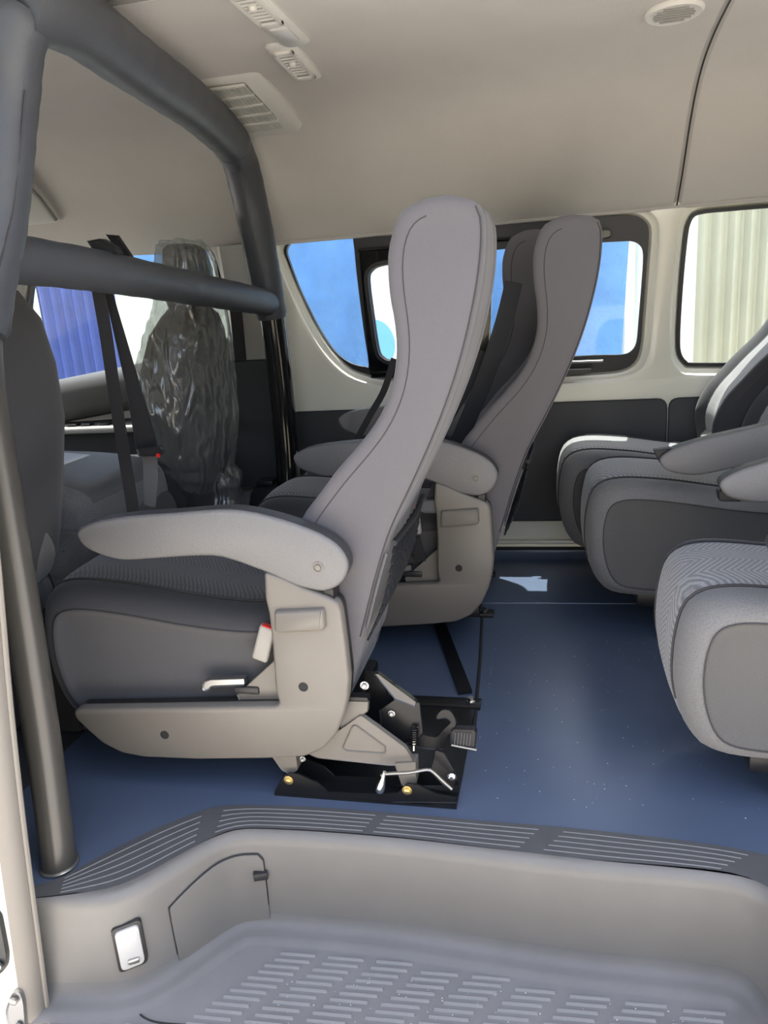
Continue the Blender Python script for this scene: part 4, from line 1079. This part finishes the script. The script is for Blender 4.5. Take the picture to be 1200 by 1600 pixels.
# ================================================================ CAB
# front passenger seat back
ps = thing('front_seat', 'dark grey front seat back at the left edge behind the near post', 'seat', (-1.15, 1.35, 0.33))
def spine(pts, hw, mats, parent, name, depth, exp=3.2, seg=28):
    """pts: (x,y,z,half width across y,half depth along x) sections from bottom to top"""
    bm = bmesh.new(); prev = None; first = None
    for (x, y, z, a, b) in pts:
        r = []
        for k in range(seg):
            t = 2 * PI * k / seg; c_, s_ = math.cos(t), math.sin(t)
            r.append((x + b * math.copysign(abs(c_) ** (2 / exp), c_), y + a * math.copysign(abs(s_) ** (2 / exp), s_), z))
        r = ring(bm, r)
        if prev: bridge(bm, prev, r)
        else: first = r
        prev = r
    cap(bm, first[::-1]); cap(bm, prev)
    return obj(name, bm, mats, parent, angle=60)
secs = [(-1.21, 1.38, 0.45, 0.17, 0.06), (-1.21, 1.38, 0.55, 0.20, 0.075), (-1.195, 1.37, 0.66, 0.225, 0.085), (-1.17, 1.36, 0.78, 0.235, 0.09), (-1.16, 1.355, 0.90, 0.235, 0.085), (-1.16, 1.35, 1.0, 0.22, 0.08), (-1.17, 1.35, 1.06, 0.18, 0.07), (-1.18, 1.35, 1.08, 0.14, 0.05)]
spine(secs, 0, 'fabric_dark', ps, 'backrest', 0)
spine([(-1.23, 1.40, 0.33, 0.16, 0.07), (-1.23, 1.40, 0.40, 0.17, 0.08), (-1.23, 1.40, 0.47, 0.16, 0.07)], 0, 'grey_plastic', ps, 'seat_bracket', 0)
bm = bmesh.new(); box(bm, (-1.66, 1.12, 0.33), (-1.20, 1.60, 0.46), 0.05, 4); obj('cushion', bm, 'fabric_dark', ps)
bm = bmesh.new(); lathe(bm, [(0.075, 0), (0.078, 0.02), (0.07, 0.035), (0.03, 0.04)], (-1.195, 1.43, 0.49), (0.9, -0.5, 0.1), 24); obj('recliner_cover', bm, 'grey_plastic', ps)
bm = bmesh.new(); lathe(bm, [(0.05, 0), (0.052, 0.02), (0.045, 0.03)], (-1.19, 1.43, 0.40), (0.9, -0.5, 0.1), 24); obj('hinge_cover', bm, 'grey_plastic', ps)

# centre seat folded forward: shell used as a table
cs = thing('centre_seat', 'folded centre cab seat with a pale plastic table top and woven sides', 'seat', (-1.35, 1.9, 0.33))
o = ccw(cr([(-1.60, 0.36), (-1.22, 0.36), (-1.17, 0.42), (-1.165, 0.50), (-1.19, 0.555), (-1.28, 0.585), (-1.45, 0.60), (-1.60, 0.60), (-1.65, 0.52), (-1.64, 0.42)], 4))
obj('folded_back', side_loft(o, [(1.66, 0.05, 0), (1.665, 0.025, 0), (1.68, 0.01, 0), (1.71, 0, 1), (1.80, 0, 1), (2.0, 0, 1), (2.07, 0, 0), (2.10, 0.01, 0), (2.115, 0.03, 0)], capmi=(0, 0), mid=lambda m_, oo, i: (2 if m_ == 1 and oo[i][1] > 0.53 else 0)), ['woven', 'woven', 'grey_plastic'], cs, angle=50)
bm = bmesh.new(); box(bm, (-1.60, 1.74, 0.592), (-1.36, 2.02, 0.612), 0.015, 3, Matrix.Rotation(math.radians(6), 3, 'Y')); obj('table_top', bm, 'grey_paint', cs)
bm = bmesh.new(); box(bm, (-1.72, 1.70, 0.60), (-1.58, 1.92, 0.68), 0.03, 4); obj('head_pad', bm, 'fabric_dark', cs)
# woven riser cloth on the bulkhead just ahead of the near seat
rc = thing('floor_mat', 'pale woven cloth riser mat between the cab seats and the near cushion', 'mat', (-1.19, 1.6, 0))
bm = bmesh.new(); prev = None
for k, (x, z) in enumerate(cr([(-1.138, 0.02), (-1.138, 0.25), (-1.142, 0.40), (-1.155, 0.455), (-1.19, 0.478), (-1.30, 0.48)], 4, False)):
    r = ring(bm, [(x, 1.46 + 0.016 * j, z + 0.006 * math.sin(j * 0.9) * (1 if z > 0.2 else 0.4)) for j in range(40)])
    if prev: bridge(bm, prev, r, closed=False)
    prev = r
bmesh.ops.solidify(bm, geom=bm.faces[:], thickness=0.006)
obj('mat_cloth', bm, 'woven', rc)
bm = bmesh.new(); box(bm, (-1.32, 1.47, 0.0), (-1.155, 2.07, 0.465), 0.02, 2); obj('mat_box', bm, 'dark_panel', rc)

# driver's seat under clear plastic wrapping
dr = thing('driver_seat', 'driver seat by the far window wrapped in creased clear plastic film', 'seat', (-1.25, 2.42, 0.33))
DS = [(-1.21, 2.42, 0.33, 0.17, 0.075), (-1.205, 2.42, 0.44, 0.20, 0.09), (-1.20, 2.42, 0.56, 0.235, 0.105), (-1.19, 2.42, 0.70, 0.245, 0.105), (-1.175, 2.42, 0.82, 0.23, 0.095), (-1.155, 2.42, 0.92, 0.19, 0.085), (-1.14, 2.42, 0.975, 0.13, 0.07), (-1.14, 2.42, 1.005, 0.075, 0.05), (-1.14, 2.42, 1.015, 0.03, 0.02)]
spine(DS, 0, 'fabric_dark', dr, 'backrest', 0)
spine([(-1.135, 2.42, 0.99, 0.10, 0.045), (-1.13, 2.42, 1.03, 0.125, 0.055), (-1.125, 2.42, 1.12, 0.125, 0.055), (-1.13, 2.42, 1.18, 0.105, 0.045), (-1.135, 2.42, 1.195, 0.07, 0.03)], 0, 'fabric_dark', dr, 'headrest', 0)
bm = bmesh.new(); box(bm, (-1.66, 2.2, 0.33), (-1.16, 2.66, 0.48), 0.06, 4); obj('cushion', bm, 'fabric_dark', dr)
def film(secs, grow, seed, seg=72, sub=14):
    rnd = random.Random(seed); bm = bmesh.new(); prev = None
    P = cr([Vector(s[:3]) for s in secs], sub, False); A = cr([Vector((s[3], s[4])) for s in secs], sub, False)
    ph = [rnd.uniform(0, 6.28) for _ in range(12)]
    for i, (p, ab) in enumerate(zip(P, A)):
        r = []
        for k in range(seg):
            t = 2 * PI * k / seg; c_, s_ = math.cos(t), math.sin(t)
            wr = 0.0
            for q in range(6): wr += math.sin((3 + 2.3 * q) * t + ph[q] + (i * (0.10 + 0.06 * q)) * (1 if q % 2 else -1)) / (1.5 + q)
            wr = (abs(wr) ** 0.7) * 0.007 + grow
            r.append((p.x + (ab.y + wr) * math.copysign(abs(c_) ** 0.7, c_), p.y + (ab.x + wr) * math.copysign(abs(s_) ** 0.7, s_), p.z + 0.004 * math.sin(5 * t + i)))
        r = ring(bm, r)
        if prev: bridge(bm, prev, r)
        else: pass
        prev = r
    cap(bm, prev)
    return bm
FS = [(-1.20, 2.42, 0.36, 0.12, 0.05), (-1.20, 2.42, 0.44, 0.19, 0.085), (-1.20, 2.42, 0.56, 0.240, 0.11), (-1.19, 2.42, 0.70, 0.255, 0.11), (-1.175, 2.42, 0.82, 0.24, 0.10), (-1.155, 2.42, 0.92, 0.20, 0.09), (-1.14, 2.42, 1.0, 0.155, 0.075), (-1.13, 2.42, 1.08, 0.135, 0.062), (-1.13, 2.42, 1.16, 0.125, 0.056), (-1.135, 2.42, 1.205, 0.09, 0.035)]
obj('plastic_wrap', film(FS, 0.010, 3), 'plastic_film', dr, angle=35)
bm = film([(-1.15, 2.46, 0.30, 0.10, 0.07), (-1.14, 2.47, 0.36, 0.07, 0.06), (-1.13, 2.48, 0.41, 0.09, 0.05), (-1.13, 2.49, 0.45, 0.04, 0.02)], 0.006, 9, 48, 8); obj('loose_wrap', bm, 'plastic_film', dr, angle=30)

dr.location.x -= 0.035; dr.scale = (1, 0.93, 1)
# centre seat belt looped over the padded cross bar
sb = thing('seat_belt', 'black cab seat belt looped over the padded cross bar and hanging down', 'seat belt', (-1.0, 1.52, 1.06), 'seat belts')
bm = bmesh.new(); ribbon(bm, resample(cr([(p[0], 1.56, p[1]) for p in [(-0.964,1.053),(-0.963,0.959),(-0.966,0.833),(-0.968,0.702),(-0.969,0.549),(-0.973,0.470)]], 4, False), 16), [0.030] * 16, (1, 0, 0.15), 0.003); obj('strap', bm, 'webbing', sb)
bm = bmesh.new(); o = ccw([(-0.986,1.054),(-0.968,1.050),(-0.949,0.926),(-0.915,0.703),(-0.917,0.680),(-0.970,0.683),(-0.971,0.840)]); plate(o, 1.618, 1.622, 0.001, bm); obj('belt_loop', bm, 'webbing', sb)
bm = bmesh.new(); ribbon(bm, [(p[0], 1.62, p[1]) for p in [(-0.937,0.679),(-0.943,0.626),(-0.959,0.547)]], [0.036, 0.038, 0.03], (1, 0, 0), 0.003); obj('lap_strap', bm, 'webbing_grey', sb)
tg = obj('belt_tongue', plate(ccw(rounded([(-0.960,0.693),(-0.900,0.696),(-0.894,0.685),(-0.901,0.673),(-0.957,0.673)], 0.004)), 1.60, 1.612, 0.003), 'black_plastic', sb)
bm = bmesh.new(); q = [(-0.904,0.675)]; lathe(bm, [(0.005, 0), (0.005, 0.004)], (q[0][0], 1.60, q[0][1]), (0, -1, 0), 10); obj('red_tab', bm, 'red_plastic', tg)
bm = bmesh.new(); o = ccw([(-0.965,1.150),(-0.934,1.152),(-0.907,1.135),(-0.898,1.119),(-0.954,1.129)]); plate(o, 1.55, 1.575, 0.003, bm); obj('belt_anchor', bm, 'black_plastic', sb)
bm = bmesh.new(); o = ccw([(-0.981,1.170),(-0.954,1.166),(-0.925,1.116),(-0.950,1.118)]); plate(o, 1.655, 1.665, 0.002, bm); obj('anchor_tab', bm, 'black_steel', sb)

# driver's door trim
dt = group_root('door_2', (-1.7, 2.74, 0.4))
o = ccw(cr([(-2.5, 0.33), (-1.25, 0.33), (-1.25, 0.60), (-2.5, 0.57)], 1, True)); o = ccw([(-2.6, 0.30), (-1.24, 0.30), (-1.24, 0.60), (-2.6, 0.57)])
obj('door_trim', plate(o, 2.745, 2.78, 0.004), 'dark_panel', dt)
bm = bmesh.new(); prev = None
for x in (-2.6, -2.2, -1.9, -1.6, -1.24):
    zt = 0.755 + (x + 1.95) * 0.125; r = ring(bm, [(x, 2.79, zt + 0.004), (x, 2.755, zt), (x, 2.72, zt - 0.025), (x, 2.70, zt - 0.07), (x, 2.715, zt - 0.125), (x, 2.74, zt - 0.16), (x, 2.79, zt - 0.17)])
    if prev: bridge(bm, prev, r)
    else: cap(bm, r[::-1])
    prev = r
cap(bm, prev); obj('door_capping', bm, 'grey_plastic', dt, angle=60)
bm = bmesh.new(); box(bm, (-2.4, 2.64, 0.555), (-1.28, 2.78, 0.582), 0.012, 3); obj('door_armrest', bm, 'duct_plastic', dt)
for x in (-1.86, -1.80, -1.72):
    bm = bmesh.new(); box(bm, (x - 0.02, 2.66, 0.58), (x + 0.02, 2.70, 0.592), 0.006, 2); obj('window_switch', bm, 'black_plastic', dt)
# B pillar cover with its belt slot and the dark panel below
pc_ = group_root('trim_1', (-1.1, 2.76, 0.7))
bm = bmesh.new(); prev = None
for z in (0.795, 0.9, 1.0, 1.1, 1.2):
    r = ring(bm, [(-1.185, ywall(z) - 0.004, z), (-1.165, ywall(z) - 0.03, z), (-1.12, ywall(z) - 0.022, z), (-1.09, ywall(z) - 0.03, z), (-1.0, ywall(z) - 0.016, z), (-0.985, ywall(z), z)])
    if prev: bridge(bm, prev, r, closed=False)
    prev = r
obj('pillar_cover', bm, 'grey_paint', pc_, angle=60)
bm = bmesh.new(); ribbon(bm, [(p[0], 2.715, p[1]) for p in [(-1.137,0.987),(-1.139,0.896),(-1.142,0.797)]], 0.045, (1, 0, 0), 0.004); obj('belt_strip', bm, 'webbing', pc_)
o = ccw(rounded([(-1.30, 0.30), (-1.0, 0.30), (-1.0, 0.795), (-1.30, 0.795)], 0.01)); obj('lower_panel', plate(o, 2.745, 2.795, 0.005), 'dark_panel', pc_)
# odds and ends stowed at the foot of the panel
tb = thing('tool_bag', 'crumpled dark bag lying below the pillar panel beside the wrapped seat', 'bag', (-1.1, 2.6, 0.0))
spine([(-1.08, 2.69, 0.0, 0.05, 0.10), (-1.08, 2.69, 0.10, 0.055, 0.10), (-1.08, 2.69, 0.22, 0.05, 0.09), (-1.08, 2.69, 0.30, 0.04, 0.07), (-1.08, 2.69, 0.33, 0.02, 0.04)], 0, 'webbing', tb, 'bag_body', 0)
bm = bmesh.new(); box(bm, (-1.12, 2.66, 0.325), (-1.05, 2.73, 0.35), 0.01, 2); obj('bag_flap', bm, 'black_plastic', tb)

# ================================================================ OUTSIDE
fence = thing('sheet_fence', 'corrugated metal sheet fence of white, beige and blue sheets beyond the windows', 'fence', (0, 4.95, -0.8))
def corr(x0, x1, y, z0, z1, m_, amp=0.018, wl=0.085):
    bm = bmesh.new(); n_ = max(4, int((x1 - x0) / wl * 8)); prev = None
    pts = [(x0 + (x1 - x0) * i / n_, y + amp * math.sin(2 * PI * (x0 + (x1 - x0) * i / n_) / wl)) for i in range(n_ + 1)]
    a = ring(bm, [(p[0], p[1], z0) for p in pts]); b = ring(bm, [(p[0], p[1], z1) for p in pts]); bridge(bm, a, b, closed=False)
    c_ = ring(bm, [(p[0], p[1] + 0.003, z0) for p in pts]); d = ring(bm, [(p[0], p[1] + 0.003, z1) for p in pts]); bridge(bm, c_, d, closed=False)
    return obj('metal_sheet', bm, m_, fence)
xs = [(-4.6, -3.55, 'sheet_white', 0), (-3.57, -2.93, 'sheet_blue', 0.01), (-2.95, -2.28, 'sheet_white', 0), (-2.30, -1.5, 'sheet_white', 0.01), (-1.52, -0.7, 'sheet_white', 0), (-0.72, 0.10, 'sheet_white', 0.01), (0.08, 0.46, 'sheet_white', 0), (0.44, 0.82, 'sheet_white', 0.01), (0.80, 1.7, 'sheet_beige', 0.0), (1.68, 2.6, 'sheet_beige', 0.01), (2.58, 3.6, 'sheet_beige', 0), (3.58, 4.6, 'sheet_white', 0.01)]
for a, b, m_, dy in xs: corr(a, b, 4.95 + dy, -0.8, 2.2, m_)
for z in (-0.2, 1.7):
    bm = bmesh.new(); box(bm, (-4.6, 5.0, z), (4.6, 5.06, z + 0.06)); obj('fence_rail', bm, 'sheet_rust', fence)
# blue tarpaulin hung on the fence, with folds
tp = thing('blue_tarp', 'bright blue tarpaulin hanging in front of the fence outside the sliding window', 'tarpaulin', (-0.6, 4.85, -0.4))
bm = bmesh.new(); prev = None
for j in range(31):
    z = -0.45 + 2.2 * j / 30; xr = 0.375 + (z - 0.5) * 0.055
    r = []
    for i in range(90):
        x = -2.0 + (xr + 2.0) * i / 89
        r.append((x, 4.84 + 0.018 * math.sin(x * 9 + z * 1.3) + 0.010 * math.sin(x * 23 - z * 2), z))
    r = ring(bm, r)
    if prev: bridge(bm, prev, r, closed=False)
    prev = r
bmesh.ops.solidify(bm, geom=bm.faces[:], thickness=0.004)
obj('tarp_sheet', bm, 'tarp', tp)
tp2 = thing('blue_tarp', 'blue tarpaulin strip seen high up through the cab door window', 'tarpaulin', (-2.65, 4.85, 1.2))
bm = bmesh.new(); prev = None
for j in range(8):
    z = 1.18 + 0.9 * j / 7; r = ring(bm, [(-2.9 + 0.7 * i / 20, 4.912 + 0.015 * math.sin(i * 0.9 + j), z) for i in range(21)])
    if prev: bridge(bm, prev, r, closed=False)
    prev = r
bmesh.ops.solidify(bm, geom=bm.faces[:], thickness=0.004); obj('tarp_sheet', bm, 'tarp', tp2)
# white panel with a blue disc, stand-in for the pale shape in the pane
wb = thing('white_stand_in', 'stand-in white panel with a round blue patch seen through the sliding pane', 'board', (-0.85, 4.6, -0.8))
bm = bmesh.new(); box(bm, (-1.085, 4.60, -0.8), (-0.45, 4.625, 1.30), 0.004); obj('stand_in_panel', bm, 'sheet_white', wb)
bm = bmesh.new(); o = []
for k in range(33):
    a = math.radians(-92 + 172 * k / 32); o.append((-1.065 + 0.125 * math.cos(a), 0.70 + 0.15 * math.sin(a)))
o = ccw(o + [(-1.083, 0.86), (-1.083, 0.53)]); plate(o, 4.594, 4.60, 0.0, bm); obj('round_patch', bm, 'paint_blue', wb)
# added unseen wall across from the door, holds back the low sky light
bm = bmesh.new(); box(bm, (-14, -3.7, -0.8), (14, -3.5, 1.7), 0.02); obj('wall_sky_block', bm, 'sheet_rust', kind='structure')
# pale specks of dust left on the floor and step
rnd = random.Random(4)
def specks(n, fn):
    bm = bmesh.new()
    for k in range(n):
        x, y, z = fn(); r_ = rnd.uniform(0.0005, 0.0013); a0 = rnd.uniform(0, 6)
        a = ring(bm, [(x + r_ * math.cos(a0 + q * 1.257), y + r_ * math.sin(a0 + q * 1.257), z) for q in range(5)]); b = bm.verts.new((x, y, z + r_ * 0.8))
        for q in range(5): bm.faces.new((a[q], a[(q + 1) % 5], b))
    return bm
o = obj('dust_specks', specks(130, lambda: (max(-0.18, min(0.42, rnd.gauss(0.05, 0.22))), rnd.uniform(1.32, 2.1), 0.0006)), 'sheet_white', smooth=False, kind='stuff')
o['label'] = 'scattered white dust specks on the blue floor'; o['category'] = 'dust'
obj('tread_specks', specks(110, lambda: (rnd.uniform(-0.5, 0.3), rnd.uniform(0.95, 1.10), -0.2172)), 'sheet_white', step, smooth=False, kind='stuff')
